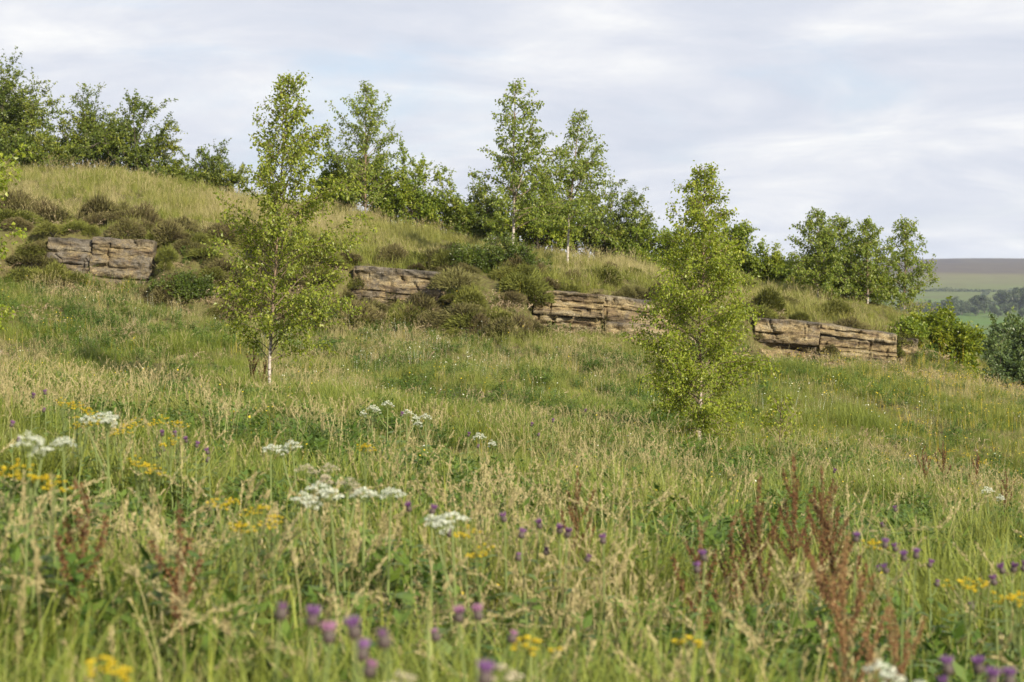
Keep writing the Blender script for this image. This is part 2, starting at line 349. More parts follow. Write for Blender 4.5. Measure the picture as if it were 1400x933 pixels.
def ground_z(x, y):
    x = np.asarray(x, float); y = np.asarray(y, float); x, y = np.broadcast_arrays(x, y)
    r = rockness(x); yl = YL(x)
    s = sstep(0, 1, (y - (yl - (1 - r) * 2.0 + 0.05)) / (0.45 + (1 - r) * 2.4))
    z = zM(x, y) * (1 - s) + zB(x, y) * s
    near = np.clip(1 - np.abs(x) / 40, 0, 1)
    z = z - 0.06 * shade_swale(x, y) + 0.14 * shade_swale(x, y - 1.3) + (fbm(x * 0.5 + 7, y * 0.5, 61) - 0.5) * 0.75 * near * sstep(0.6, 2.5, y - yl)
    z = z + (fbm(x * 0.45, y * 0.45, 3) - 0.5) * 0.34 * near + (fbm(x * 1.5, y * 1.5, 9) - 0.5) * 0.26 * near
    return z
def gz(x, y): return float(ground_z(np.array([x]), np.array([y]))[0])
def on_ground(u, Y):                       # point of the ground under image column u at distance Y
    x = (u - 700) / F * Y; return x, Y, gz(x, Y)
def by_height(u, v, h, y0=2.2, y1=34):     # distance at which something h tall has its top at (u, v)
    ys = np.linspace(y0, y1, 500); xs = (u - 700) / F * ys; hh = (VH - v) / F * ys - ground_z(xs, ys)
    k = np.argmin(np.abs(hh - h) + 0.002 * ys); return xs[k], ys[k], ground_z(xs[k:k + 1], ys[k:k + 1])[0]

def grade(core0, core1, step, far0, far1, k=1.22):
    a = list(np.arange(core0, core1 + step / 2, step))
    s = step
    while a[-1] < far1: s *= k; a.append(a[-1] + s)
    s = step
    while a[0] > far0: s *= k; a.insert(0, a[0] - s)
    return np.array(a)
def grid_mesh(name, xs, ys, zf, mat):
    X, Y = np.meshgrid(xs, ys); Z = zf(X, Y)
    i = np.arange(len(ys) - 1)[:, None] * len(xs); j = np.arange(len(xs) - 1)[None]
    q = np.stack([i + j, i + j + 1, i + j + 1 + len(xs), i + j + len(xs)], -1).reshape(-1, 4)
    return mesh_np(name, np.stack([X, Y, Z], -1).reshape(-1, 3), q, None, None, mat, True)
tag(obj('meadow_hillside', grid_mesh('meadow_hillside', grade(-15, 16, 0.16, -60, 60), grade(2, 54, 0.16, -40, 105), ground_z, M['ground'])), kind='structure')
my = np.array([70, 110, 200, 350, 600, 760, 900, 1080, 1500, 1900, 2250, 2500, 2750, 2900, 3100, 3300.])
mz = np.array([-24, -28, -34, -30, -19.5, -14.5, -8.5, -5.0, 5, 17, 30, 39, 47, 48.5, 46, 38])
def moor_z(x, y):
    z = np.interp(y, my, mz)
    return z + (fbm(x / 420, y / 420, 31) - 0.5) * 9 * sstep(300, 1200, y) * (1 - 0.5 * sstep(2500, 2900, y)) + ((fbm(x / 500, y / 9000, 5) - 0.5) * 9 + 4.5 * np.exp(-((x - 690) / 190) ** 2)) * sstep(2000, 2700, y)
yy = np.concatenate([np.linspace(70, 1000, 48), np.linspace(1030, 3300, 90)])
tag(obj('moorland_hill', grid_mesh('moorland_hill', np.linspace(-2600, 2600, 160), yy, moor_z, M['moor'])), kind='structure')

# ------------------------------------------------------------------ sandstone ledges
def slab_mesh(name, w, h, d, seed, courses=2, round_=0.06, rough=0.035, grey=0.0):
    rs = np.random.RandomState(seed)
    nx, ny, nz = max(10, int(w / 0.035)), 5, max(8, int(h / 0.026))
    V = []; Q = []
    def face(o, a, b, na, nb):
        base = sum(len(x) for x in V)
        s, t_ = np.meshgrid(np.linspace(0, 1, na + 1), np.linspace(0, 1, nb + 1))
        V.append(o + s[..., None].reshape(-1, 1) * a + t_[..., None].reshape(-1, 1) * b)
        i = np.arange(nb)[:, None] * (na + 1); j = np.arange(na)[None]
        Q.append(np.stack([i + j, i + j + 1, i + j + 2 + na, i + j + 1 + na], -1).reshape(-1, 4) + base)
    o = np.array([-w / 2, 0., 0.]); X = np.array([w, 0, 0.]); Y = np.array([0, d, 0.]); Z = np.array([0, 0, h])
    face(o, X, Z, nx, nz); face(o + X, Y, Z, ny, nz); face(o + Y, Z, Y * -1, nz, ny)
    face(o + Z, X, Y, nx, ny); face(o, Y, X, ny, nx); face(o + X + Y, X * -1, Z, nx, nz)
    v = np.concatenate(V); q = np.concatenate(Q)
    c = np.array([0, d / 2, h / 2]); half = np.array([w / 2, d / 2, h / 2])
    r = round_ * (0.5 + 1.3 * vnoise(v[:, 0] * 2.3 + seed, v[:, 2] * 3, 5))[:, None]
    p = v - c; inner = np.clip(p, -(half - r), half - r); dlt = p - inner
    ln = np.linalg.norm(dlt, axis=1, keepdims=True); v = inner + np.where(ln > 1e-6, dlt / np.maximum(ln, 1e-6) * r, 0) + c
    x, z = v[:, 0].copy(), v[:, 2].copy()
    # beds of stone set back by different amounts, their joints wavering and dying out sideways
    zz = z + 0.05 * (fbm(x * 1.3 + seed, z * 0, seed) - 0.5) * 2 + 0.015 * x * rs.normal()
    off = np.zeros(len(v)); lv = np.sort(rs.uniform(0.12, 0.92, courses + 2)) * h
    for k, l in enumerate(lv):
        ext = sstep(0.30, 0.62, vnoise(x * 1.1 + seed * 1.3, np.full_like(x, k * 3.7), seed + k))
        off += rs.uniform(-0.06, 0.07) * ext * sstep(l - 0.010, l + 0.010, zz) + rs.uniform(0.05, 0.11) * ext * np.exp(-((zz - l) / 0.017) ** 2)
    for k in range(max(2, int(w / 0.3))):
        xc = rs.uniform(-w / 2, w / 2) + 0.14 * (vnoise(z * 6, z * 0 + k, seed) - 0.5) + rs.normal(0, .25) * z; z0, z1 = sorted(rs.uniform(0, h, 2))
        off += rs.uniform(0.03, 0.08) * np.exp(-((x - xc) / 0.022) ** 2) * sstep(z0 - 0.04, z0, z) * (1 - sstep(z1, z1 + 0.04, z))
    cells = np.zeros(len(v))
    for k in range(3): cells += np.abs(fbm(x * (1.6 + k) + seed + k * 3, z * (3.2 + 2 * k), seed + k) - 0.5) * (0.26 / (k + 1))
    front = np.clip(1 - v[:, 1] / 0.25, 0, 1)
    v[:, 1] += front * (off + cells + (fbm(x * 9, z * 11, seed + 4) - 0.5) * rough * 2.6)
    tp = np.clip(z / h, 0, 1)
    v[:, 2] += tp * ((fbm(x * 2.0 + seed, v[:, 1] * 2.5, 2) - 0.5) * 0.08 + (fbm(x * 9 + seed, v[:, 1] * 6, 3) - 0.5) * 0.03)
    v[:, 0] += (fbm(z * 5 + seed, v[:, 1] * 3, 7) - 0.5) * 0.09 * np.sign(x) * sstep(0.7, 1.0, np.abs(x) / (w / 2))
    wth = np.clip(sstep(0.72, 1.0, z / h) * (fbm(x * 3 + seed, z * 4, 11)) * 1.7 + 0.8 * (1 - sstep(0.0, 0.3, z / h)) * fbm(x * 4, z * 3, 12), 0, 1)
    return mesh_np(name, v, q, None, {'weather': wth, 'grey': np.full(len(v), grey)}, M['sandstone'], False)
def ledge(label, slabs, grey=0.0, group='sandstone ledges along the bank'):
    x0 = np.mean([P((a + b) / 2, 0, 38.2)[0] for a, b, *_ in slabs]); y0 = float(YL(x0))
    e = obj('sandstone_ledge', None, loc=(x0, y0, gz(x0, y0 - 0.8)))
    tag(e, label, 'rock ledge', group)
    for k, (u0, u1, vt, vb, tilt, dy, courses) in enumerate(slabs):      # columns, top and foot rows at the ledge, slope of its top
        um = (u0 + u1) / 2; x = (um - 700) / F * 38.2; Y = float(YL(x)) + dy
        w = (u1 - u0) / F * Y; h = (vb - vt) / F * Y
        zb = (VH - vb) / F * Y
        s = obj('slab', slab_mesh('slab', w, h, 1.1, int(u0) + 7 * int(vt), courses, 0.03 + 0.03 * ((k * 37) % 5) / 5, 0.035, grey), e)
        s.location = Vector(((um - 700) / F * Y, Y - 0.18, zb)) - e.location
        s.rotation_euler = (R(-3 + (k * 31) % 5), -tilt + R(((k * 17) % 5) - 2) * 0.4, R(((k * 53) % 9) - 4) * 0.9)
T1 = math.atan(-0.085)
ledge('grey weathered sandstone ledge with straight cut end below the hawthorns', [(62, 124, 326, 392, -0.05, 0.22, 3), (122, 207, 325, 392, T1, 0.0, 4)], 0.2)
ledge('low brown sandstone slab half buried in heather behind the tall birch', [(478, 600, 367, 424, T1, 0.1, 2)], 0.1)
ledge('layered golden sandstone ledge under the white-stemmed birch on the bank', [(727, 824, 398, 432, T1, -0.1, 3), (724, 823, 431, 448, T1 * 0.6, -0.02, 1), (729, 826, 447, 474, T1 * .5, 0.1, 1), (822, 928, 408, 446, T1, 0.12, 1), (824, 932, 444, 480, T1, 0.05, 1)], -0.45)
ledge('pale golden sandstone ledge ending beside the round green bush', [(1030, 1118, 437, 470, T1, 0.05, 1), (1034, 1116, 468, 502, T1, 0.12, 1), (1115, 1226, 449, 464, -0.12, 0.0, 0), (1116, 1225, 462, 492, -0.12, 0.08, 1), (1110, 1222, 489, 508, -0.12, 0.0, 0), (1226, 1252, 462, 505, -0.1, 0.2, 1)], -0.45)

# ------------------------------------------------------------------ trees and shrubs
def grow(p0, d0, L, n, droop, wob, rs):
    pts = [np.array(p0, float)]; d = np.array(d0, float)
    for i in range(n):
        d = unit(d + np.array([0, 0, -droop]) / n + rs.normal(0, wob, 3)); pts.append(pts[-1] + d * L / n)
    return np.array(pts)
def sample(pts, s):
    s = np.clip(s, 0, 1) * (len(pts) - 1); i = np.minimum(s.astype(int), len(pts) - 2); f = (s - i)[:, None]
    return pts[i] * (1 - f) + pts[i + 1] * f, unit(pts[i + 1] - pts[i])
def add_leaves(store, pts, spacing, rs, s0=0.1, spread=0.03):
    L = np.linalg.norm(np.diff(pts, axis=0), axis=1).sum(); n = max(1, int(L * (1 - s0) / spacing + rs.rand()))
    p, d = sample(pts, s0 + (1 - s0) * rs.rand(n)); store.append((p + rs.normal(0, spread, p.shape), d))
def birch(name, label, base, H, prof, seed, nb, tw, spacing, leaf, mat, lean=(0, 0), white=0.55, t0=0.1, r0=0.03, e0=48, group=None, side=(0, 0, 0), fork=None, droop=0.5):
    rs = np.random.RandomState(seed)
    root = tag(obj(name, None, loc=base), label, 'tree', group)
    gt, gb, gl = Geo(), Geo(), Geo(); store = []
    ts = np.linspace(0, 1, 18)
    lean = np.array([lean[0], lean[1], 0])
    wob = np.cumsum(rs.normal(0, 0.006 * H / 3.5, (18, 3)), 0); wob[:, 2] = 0; wob[0] = 0
    trunk = np.outer(ts, [0, 0, H]) + np.outer(ts ** 1.4, lean) + wob
    trunk[0, 2] -= 0.15
    tube(gt, trunk, r0 * (1 - ts) ** 0.85 + 0.003, 7, white=np.clip(1.25 - ts / white, 0, 1))
    stems = [(trunk, 1.0, 0.0)]
    for ft, faz, fl in (fork or []):
        p, _ = sample(trunk, np.array([ft])); a = R(faz)
        d = np.array([math.cos(a) * 0.45, math.sin(a) * 0.45, 0.9]); st = grow(p[0], d, fl, 10, -0.15, 0.03, rs)
        tube(gt, st, np.linspace(r0 * 0.55, 0.003, len(st)), 5, white=np.linspace(0.5, 0, len(st))); stems.append((st, fl / H, ft))
    px, py = zip(*prof)
    for st, share, ft in stems:
        k = int(nb * share)
        for i in range(k):
            t = t0 + (0.985 - t0) * ((i + rs.rand()) / k) if st is trunk else (i + rs.rand()) / k
            p, dt = sample(st, np.array([t])); tt = t if st is trunk else ft + (1 - ft) * t
            az = i * 2.399 + rs.normal(0, 0.4); e = R(e0 + 22 * tt + rs.normal(0, 7))
            L = np.interp(tt, px, py) * rs.uniform(0.7, 1.2) * (1 if st is trunk else 0.7)
            L *= 1 + side[0] * math.cos(az - side[1])
            d = np.array([math.cos(az) * math.cos(e), math.sin(az) * math.cos(e), math.sin(e)])
            br = grow(p[0], d, L / max(0.55, math.cos(e)), 7, droop, 0.06, rs)
            tube(gb, br, np.linspace(0.004 + 0.006 * L, 0.0015, len(br)), 4)
            add_leaves(store, br, spacing * 1.2, rs, 0.3)
            for j in range(max(3, int((L * .65 + .20) * tw * 1.6))):
                s = rs.uniform(0.2, 1.0); q, dq = sample(br, np.array([s]))
                dd = unit(dq[0] + rs.normal(0, 0.75, 3) + np.array([0, 0, -0.1]))
                twg = grow(q[0], dd, (0.10 + 0.30 * L * rs.rand()) * (1.15 - 0.5 * s), 4, droop * 0.8, 0.12, rs)
                tube(gb, twg, np.linspace(0.0026, 0.001, len(twg)), 3); add_leaves(store, twg, spacing, rs, 0.1)
    p = np.concatenate([a for a, b in store]); d = np.concatenate([b for a, b in store]); n = len(p)
    ld = d * 0.5 + rs.normal(0, 0.55, (n, 3)) + np.array([0, 0, -0.55])
    sz = leaf * rs.uniform(0.6, 1.2, n)
    leaves(gl, p, ld, rs.normal(0, 1, (n, 3)) + np.array([0, 0, 0.6]), sz, sz * 0.8, np.clip(rs.rand(n) * 0.8 + rs.rand(n) ** 5 * 0.3, 0, 1))
    obj('trunk', gt.mesh('trunk', M['birch_bark'], True), root)
    obj('branches', gb.mesh('branches', M['branch_bark']), root)
    tag(obj('crown', gl.mesh('crown', mat), root), kind='stuff')
    return root, n
NL = 0
def shrub(name, label, base, W, H, seed, mat, stems=9, nb=8, ntw=5, lpt=12, leaf=0.055, cat='shrub', group=None, tilt=0.0, depth=0.8, spiky=0.25, bark='dark_bark', low=0.0, lift=0.15, foot=1.0):
    global NL
    rs = np.random.RandomState(seed)
    root = tag(obj(name, None, loc=base), label, cat, group)
    gb, gl = Geo(), Geo(); store = []
    stems = int(stems * 1.6); nb += 2; ntw += 1; leaf *= 1.08
    for i in range(stems):
        az = i * 2.399 + rs.normal(0, 0.3); el = math.acos(np.clip(1 - (i + 0.5) / stems * (1.0 - low), 0, 1))   # from the zenith out
        el = min(el, R(86))
        dr = np.array([math.sin(el) * math.cos(az), math.sin(el) * math.sin(az) * depth, math.cos(el)])
        end = np.array([dr[0] * W, dr[1] * W, lift * H * (1 - dr[2]) + dr[2] * H]) * rs.uniform(0.78, 1.0 + spiky * rs.rand()) + np.array([tilt * dr[2] * H, 0, 0])
        t = np.linspace(0, 1, 9)[:, None]
        arch = np.array([0, 0, 0.18 * H * math.sin(el)])
        st = t * end + np.sin(t * math.pi) * arch + np.cumsum(rs.normal(0, 0.02 * H, (9, 3)), 0) * (t > 0)
        root_xy = np.array([dr[0] * W * 0.5 * rs.rand() + rs.normal(0, .1 * W), dr[1] * W * 0.4 * rs.rand(), 0]) * foot
        st = st + root_xy * (1 - t); st[:, 2] = np.maximum(st[:, 2], 0.02); st[0, 2] = -0.12
        tube(gb, st, np.linspace(0.012 + 0.012 * H / 2, 0.004, 9), 4)
        Ls = np.linalg.norm(np.diff(st, axis=0), axis=1).sum()
        for b in range(nb):
            s = 0.12 + 0.88 * (b + rs.rand()) / nb; q, dq = sample(st, np.array([s]))
            d = unit(dq[0] * 0.5 + rs.normal(0, 0.6, 3) + np.array([0, 0, 0.15]) + unit(q[0]) * 0.4)
            br = grow(q[0], d, Ls * rs.uniform(0.18, 0.42) * (1.15 - 0.45 * s), 5, 0.1, 0.14, rs)
            br[:, 2] = np.maximum(br[:, 2], 0.05)
            tube(gb, br, np.linspace(0.006, 0.002, len(br)), 3); add_leaves(store, br, 0.05, rs, 0.2, 0.02)
            for k in range(ntw):
                s2 = rs.uniform(0.15, 1); q2, dq2 = sample(br, np.array([s2]))
                d2 = unit(dq2[0] * 0.7 + rs.normal(0, 0.6, 3) + np.array([0, 0, 0.1]))
                tw = grow(q2[0], d2, rs.uniform(0.12, 0.36) * (0.6 + 0.2 * H), 3, 0.05, 0.15, rs)
                tube(gb, tw, np.linspace(0.003, 0.0012, len(tw)), 3)
                n = int(lpt * rs.uniform(0.8, 1.6)); p, dd = sample(tw, rs.rand(n)); store.append((p + rs.normal(0, 0.022, p.shape), dd))
    p = np.concatenate([a for a, b in store]); d = np.concatenate([b for a, b in store]); n = len(p); NL += n
    clump = fbm(p[:, 0] * 2.5 + seed, p[:, 2] * 2.5 + p[:, 1] * 2, seed)
    ld = d * 0.6 + rs.normal(0, 0.6, (n, 3)); sz = leaf * rs.uniform(0.6, 1.25, n)
    leaves(gl, p, ld, rs.normal(0, 0.7, (n, 3)) + np.array([0, 0, 0.8]), sz, sz * 0.7, np.clip(rs.rand(n) * 0.65 + (clump - 0.4) * 0.9, 0, 1))
    obj('stems', gb.mesh('stems', M[bark]), root)
    tag(obj('crown', gl.mesh('crown', mat), root), kind='stuff')
    return root

def top_h(base, v): return (VH - v) / F * base[1] - base[2]
b = on_ground(367, 25.0)
A_prof = [(0, .28), (.12, .66), (.2, .80), (.3, .82), (.42, .76), (.55, .64), (.7, .44), (.85, .25), (.95, .14), (1, .05)]
r, n1 = birch('birch_tree', 'tall slender birch with white lower stem standing alone in the meadow', b, top_h(b, 104), A_prof, 14, 112, 14, 0.0155, 0.046, M['birch_leaf'], (0.30, 0.0), 0.26, 0.12, 0.020, 37, 'birches standing in the meadow', (0.18, -0.3, 0))
b = on_ground(955, 23.0)
B_prof = [(0, .42), (.08, .65), (.2, .72), (.4, .62), (.6, .46), (.75, .31), (.9, .17), (1, .05)]
r, n2 = birch('birch_tree', 'dense bright green young birch leafy down to the grass', b, top_h(b, 230), B_prof, 23, 140, 20, 0.0135, 0.037, M['birch_leaf_bright'], (0.05, 0), 0.25, 0.04, 0.022, 26, 'birches standing in the meadow', droop=0.4)
b = on_ground(1066, 23.6)
birch('birch_sapling', 'small leafy birch sapling beside the dense bright green birch', b, 0.75, [(0, .12), (.5, .22), (1, .04)], 5, 16, 12, 0.022, 0.045, M['birch_leaf_bright'], (0.02, 0), 0.3, 0.1, 0.008)
b = on_ground(-60, 21.5)
birch('birch_sapling', 'birch sapling showing only a few bright leafy twig ends below the hawthorns', b, top_h(b, 235), [(0, .3), (.3, .62), (.6, .72), (.8, .5), (1, .05)], 8, 50, 12, 0.02, 0.055, M['birch_leaf_bright'], (0.1, 0), 0.4, 0.1, 0.02)
b = on_ground(500, 48.5)
birch('birch_tree', 'slim pale green birch rising out of rounded bushes on the ridge', b, top_h(b, 118), [(0, .6), (.3, .95), (.55, .70), (.75, .42), (1, .08)], 31, 70, 12, 0.023, 0.062, M['birch_leaf_far'], (0.02, 0), 0.12, 0.08, 0.026, 40, 'birches on the ridge')
b = on_ground(702, 40.2)
birch('birch_tree', 'tallest bank birch with clean white stem above the layered rock', b, top_h(b, 112), [(0, .1), (.25, .95), (.45, .92), (.62, .62), (.82, .34), (1, .08)], 47, 64, 12, 0.023, 0.062, M['birch_leaf_far'], (0.10, 0), 0.6, 0.26, 0.034, 28, 'birches on the ridge', (0.25, 0.0, 0), [(0.42, -20, 1.7)])
b = on_ground(776, 43.2)
birch('birch_tree', 'leaning open-crowned birch next to the tallest bank birch', b, top_h(b, 152), [(0, .1), (.2, .95), (.42, .88), (.65, .5), (.85, .26), (1, .08)], 53, 60, 11, 0.023, 0.062, M['birch_leaf_far'], (0.26, 0), 0.5, 0.2, 0.026, 26, 'birches on the ridge', (0.2, 0.0, 0), [(0.4, 5, 1.4)])
for u, Y, vt, w, sd, lab in ((1118, 45.0, 290, .62, 61, 'bushy many-branched birch with pale forked stem above the golden ledge'), (1150, 46.4, 297, .6, 63, 'thin birch between the forked birch and the cone-shaped birch'), (1186, 45.8, 302, .55, 67, 'small loose birch leaning towards the cone-shaped birch'), (1236, 46.5, 302, .66, 71, 'cone-shaped dark green birch at the end of the ridge')):
    b = on_ground(u, Y)
    birch('birch_tree', lab, b, top_h(b, vt), [(0, w * .8), (.12, w * 1.1), (.45, w * .95), (.7, w * .55), (1, .06)], sd, 60, 15, 0.023, 0.062, M['birch_leaf_far'], (0.05 * (sd % 3 - 1), 0), 0.15, 0.03, 0.018, 32, 'birches on the ridge', (0, 0, 0), [(0.2, 20 + sd * 40, 1.2)] if sd < 65 else None)

HS = [  # centre column, top row, half width in columns, distance, seed, kind, label
    (-12, 50, 95, 52.5, 101, 'hawthorn_tree', 'large spreading hawthorn with long bare limbs, tallest on the ridge', dict(stems=16, nb=9, ntw=6, lpt=11, leaf=.065, cat='tree', spiky=.3, foot=.5)),
    (38, 168, 60, 50.6, 103, 'hawthorn_bush', 'low dark hawthorn bush under the large spreading hawthorn', dict(stems=9, nb=8, ntw=5, lpt=11, leaf=.06)),
    (112, 128, 52, 52.0, 107, 'hawthorn_bush', 'hawthorn bush with leaning arching shoots next to the large spreading hawthorn', dict(stems=11, nb=9, ntw=5, lpt=10, leaf=.06, tilt=.1)),
    (176, 130, 66, 51.2, 109, 'hawthorn_bush', 'broad dark hawthorn bush with ragged top standing over dry grass', dict(stems=13, nb=9, ntw=5, lpt=11, leaf=.06, tilt=.1)),
    (290, 192, 46, 52.0, 113, 'hawthorn_bush', 'thin hawthorn bush with sky showing through behind the tall meadow birch', dict(stems=10, nb=8, ntw=4, lpt=10, leaf=.06)),
    (235, 222, 30, 51.5, 115, 'hawthorn_bush', 'small hawthorn bush between the ragged-topped bush and the thin bush', dict(stems=7, nb=7, ntw=4, lpt=10, leaf=.06)),
    (545, 208, 50, 49.4, 119, 'sallow_bush', 'rounded leafy bush beside the slim pale ridge birch', dict(stems=12, nb=9, ntw=5, lpt=11, leaf=.065, m='shrub_leaf')),
    (462, 200, 38, 49.8, 121, 'sallow_bush', 'leafy bush at the foot of the slim pale ridge birch', dict(stems=10, nb=8, ntw=5, lpt=11, leaf=.065, m='shrub_leaf')),
    (604, 246, 36, 49.5, 123, 'sallow_bush', 'low leafy bush in the dip of the ridge', dict(stems=9, nb=7, ntw=5, lpt=10, leaf=.065, m='shrub_leaf')),
    (655, 250, 36, 49.2, 127, 'hawthorn_bush', 'dark bush behind the white stem of the tallest bank birch', dict(stems=9, nb=8, ntw=5, lpt=11, leaf=.06)),
    (735, 236, 52, 48.0, 131, 'sallow_bush', 'full sunlit bush between the two bank birches', dict(stems=13, nb=9, ntw=5, lpt=11, leaf=.065, m='shrub_leaf')),
    (826, 252, 55, 48.4, 137, 'hawthorn_bush', 'dark hawthorn bush with layered branches behind the leaning birch', dict(stems=13, nb=9, ntw=5, lpt=11, leaf=.06, tilt=.08)),
    (872, 305, 32, 48.0, 139, 'sallow_bush', 'small bright bush at the foot of the layered dark hawthorn', dict(stems=9, nb=7, ntw=5, lpt=10, leaf=.06, m='shrub_leaf')),
    (925, 305, 36, 48.6, 141, 'sallow_bush', 'leafy bush half hidden by the dense bright green birch', dict(stems=9, nb=8, ntw=5, lpt=10, leaf=.065, m='shrub_leaf')),
    (1003, 300, 34, 48.5, 143, 'sallow_bush', 'tall loose bush close behind the dense bright green birch', dict(stems=10, nb=8, ntw=5, lpt=10, leaf=.065, m='shrub_leaf')),
    (1058, 335, 36, 48.0, 147, 'sallow_bush', 'low dark bush before the forked ridge birch', dict(stems=9, nb=8, ntw=5, lpt=11, leaf=.06, m='shrub_leaf')),
    (1110, 362, 34, 46.8, 149, 'sallow_bush', 'bush filling the foot of the forked ridge birch', dict(stems=8, nb=7, ntw=5, lpt=10, leaf=.06, m='shrub_leaf')),
    (1175, 370, 34, 46.6, 151, 'sallow_bush', 'bush filling the gap before the cone-shaped birch', dict(stems=8, nb=7, ntw=5, lpt=10, leaf=.06, m='shrub_leaf')),
    (1290, 430, 45, 41.3, 157, 'elder_bush', 'round bright green bush at the end of the golden ledge', dict(stems=18, nb=10, ntw=6, lpt=12, leaf=.075, m='elder_leaf', low=.15)),
    (1240, 476, 22, 40.2, 159, 'elder_bush', 'small leafy bush against the last block of the golden ledge', dict(stems=7, nb=6, ntw=4, lpt=10, leaf=.065, m='shrub_leaf')),
    (1388, 390, 66, 56.0, 163, 'ash_tree', 'tall soft green tree on the lower slope behind the round bush', dict(stems=22, nb=10, ntw=6, lpt=13, leaf=.10, m='valley_leaf', cat='tree', spiky=.06)),
    (1350, 462, 36, 50.0, 167, 'sallow_bush', 'dull green bush between the round bush and the tall soft tree', dict(stems=9, nb=8, ntw=5, lpt=10, leaf=.075, m='valley_leaf')),
    (1396, 480, 40, 46.0, 169, 'sallow_bush', 'dull green bush at the foot of the slope below the tall soft tree', dict(stems=10, nb=8, ntw=5, lpt=10, leaf=.075, m='valley_leaf')),
    (1352, 508, 26, 43.0, 171, 'sallow_bush', 'low straggling bush in front of the dull green bushes', dict(stems=8, nb=6, ntw=4, lpt=9, leaf=.06, m='valley_leaf')),
    (1480, 430, 60, 56.0, 173, 'ash_tree', 'soft green tree beside the tall soft tree on the lower slope', dict(stems=18, nb=10, ntw=6, lpt=11, leaf=.10, m='valley_leaf', cat='tree')),
]
for u, vt, hw, Y, sd, nm, lab, kw in HS:
    b = on_ground(u, Y); m = M[kw.pop('m', 'hawthorn_leaf')]
    shrub(nm, lab, b, hw / F * Y * 0.97, max(0.35, top_h(b, vt) * 0.88), sd, m, group='bushes along the ridge' if Y > 46 else None, **kw)
# bilberry on the bank
for u, Y, hw, h, sd, lab in ((690, 38.9, 46, .62, 201, 'dark and bright green bilberry bush round the foot of the bank birch'), (640, 38.6, 26, .42, 203, 'low bilberry bush on the shaded side of the bank birch'),
                             (735, 39.6, 20, .35, 205, 'small bilberry bush above the layered golden ledge'), (440, 36.2, 22, .3, 207, 'small leafy bilberry bush under the tall meadow birch'), (250, 37.0, 40, .35, 209, 'spreading bilberry bush at the foot of the heather bank')):
    b = on_ground(u, Y)
    shrub('bilberry_bush', lab, b, hw / F * Y, h, sd, M['bilberry_leaf'], 14, 7, 4, 10, .042, low=.05, spiky=.05, lift=.1)

# far tree line across the valley
rsf = np.random.RandomState(77)
def far_tree_mesh(seed):
    rs = np.random.RandomState(seed); gl, gt = Geo(), Geo()
    tube(gt, [(0, 0, -0.5), (0.1, 0, 2.0), (0, 0.1, 4.5)], [0.35, 0.28, 0.15], 6)
    for k in range(6):
        a = k * 2.4; tube(gt, [(0, 0, 2.0 + 0.3 * k), (math.cos(a) * 1.4, math.sin(a) * 1.4, 3.6 + 0.5 * k)], [0.12, 0.05], 4)
    cs = rs.normal(0, 1, (16, 3)) * np.array([1.7, 1.7, 1.3]) + np.array([0, 0, 4.8])
    for c in cs:
        n = 90; d = unit(rs.normal(0, 1, (n, 3))); p = c + d * rs.uniform(0.9, 1.7) * rs.uniform(0.7, 1.05, (n, 1)); p[:, 2] = np.maximum(p[:, 2], 0.6)
        leaves(gl, p, rs.normal(0, 1, (n, 3)), d, 0.75, 0.6, rs.rand(n))
    return gt.mesh('trunk', M['dark_bark']), gl.mesh('crown', M['far_leaf'])
M['far_leaf'] = leaf_mat('far_leaf', (0.030, 0.050, 0.020), (0.045, 0.070, 0.026), (0.08, 0.10, 0.04), 0.2)
FT = [far_tree_mesh(300 + k) for k in range(4)]
def far_tree(u, Y, s, k, lab, grp):
    x = (u - 700) / F * Y; z = float(moor_z(np.array([x]), np.array([Y]))[0])
    e = tag(obj('distant_tree', None, loc=(x, Y, z), rot=(0, 0, k * 1.7), scale=(s * 1.1, s * 1.1, s)), lab, 'tree', grp)
    obj('trunk', FT[k % 4][0], e); tag(obj('crown', FT[k % 4][1], e), kind='stuff')
u = 1236; k = 0
while u < 1440:
    far_tree(u, 880 + rsf.uniform(-25, 25), rsf.uniform(0.42, 0.78), k, 'dark distant tree in the hedge line across the valley', 'distant trees across the valley')
    u += rsf.uniform(5, 12); k += 1
for u, Y, s in ((1371, 930, 1.15), (1381, 940, 1.1), (1394, 935, 1.3), (1404, 930, 1.2), (1338, 905, 1.0), (1297, 900, .9)):
    far_tree(u, Y, s, k, 'large round distant tree standing above the hedge line', 'large distant trees'); k += 1

def hedge(u0, Y0, u1, Y1, seed, lab):
    rs = np.random.RandomState(seed); x0, x1 = (u0 - 700) / F * Y0, (u1 - 700) / F * Y1; g = Geo(); n = 1500
    t = rs.rand(n); x = x0 + (x1 - x0) * t + rs.normal(0, .5, n); y = Y0 + (Y1 - Y0) * t + rs.normal(0, .5, n); h = 1.2 + 2.0 * vnoise(x * .12, x * 0, seed)
    p = np.stack([x, y, moor_z(x, y) + h * rs.rand(n)], 1) - [x0, Y0, 0]
    leaves(g, p, rs.normal(0, 1, (n, 3)), rs.normal(0, 1, (n, 3)), 1.1, .9, rs.rand(n))
    o = obj('distant_hedge', g.mesh('distant_hedge', M['far_leaf']), loc=(x0, Y0, 0)); tag(o, lab, 'hedge')
hedge(1225, 1010, 1430, 1060, 1, 'thin dark hedge crossing the field just above the distant tree line')
hedge(1225, 1450, 1430, 1380, 2, 'faint hedge high on the far pasture under the purple moor')
hedge(1330, 1060, 1352, 1400, 3, 'faint hedge climbing the far pasture between two cross hedges')
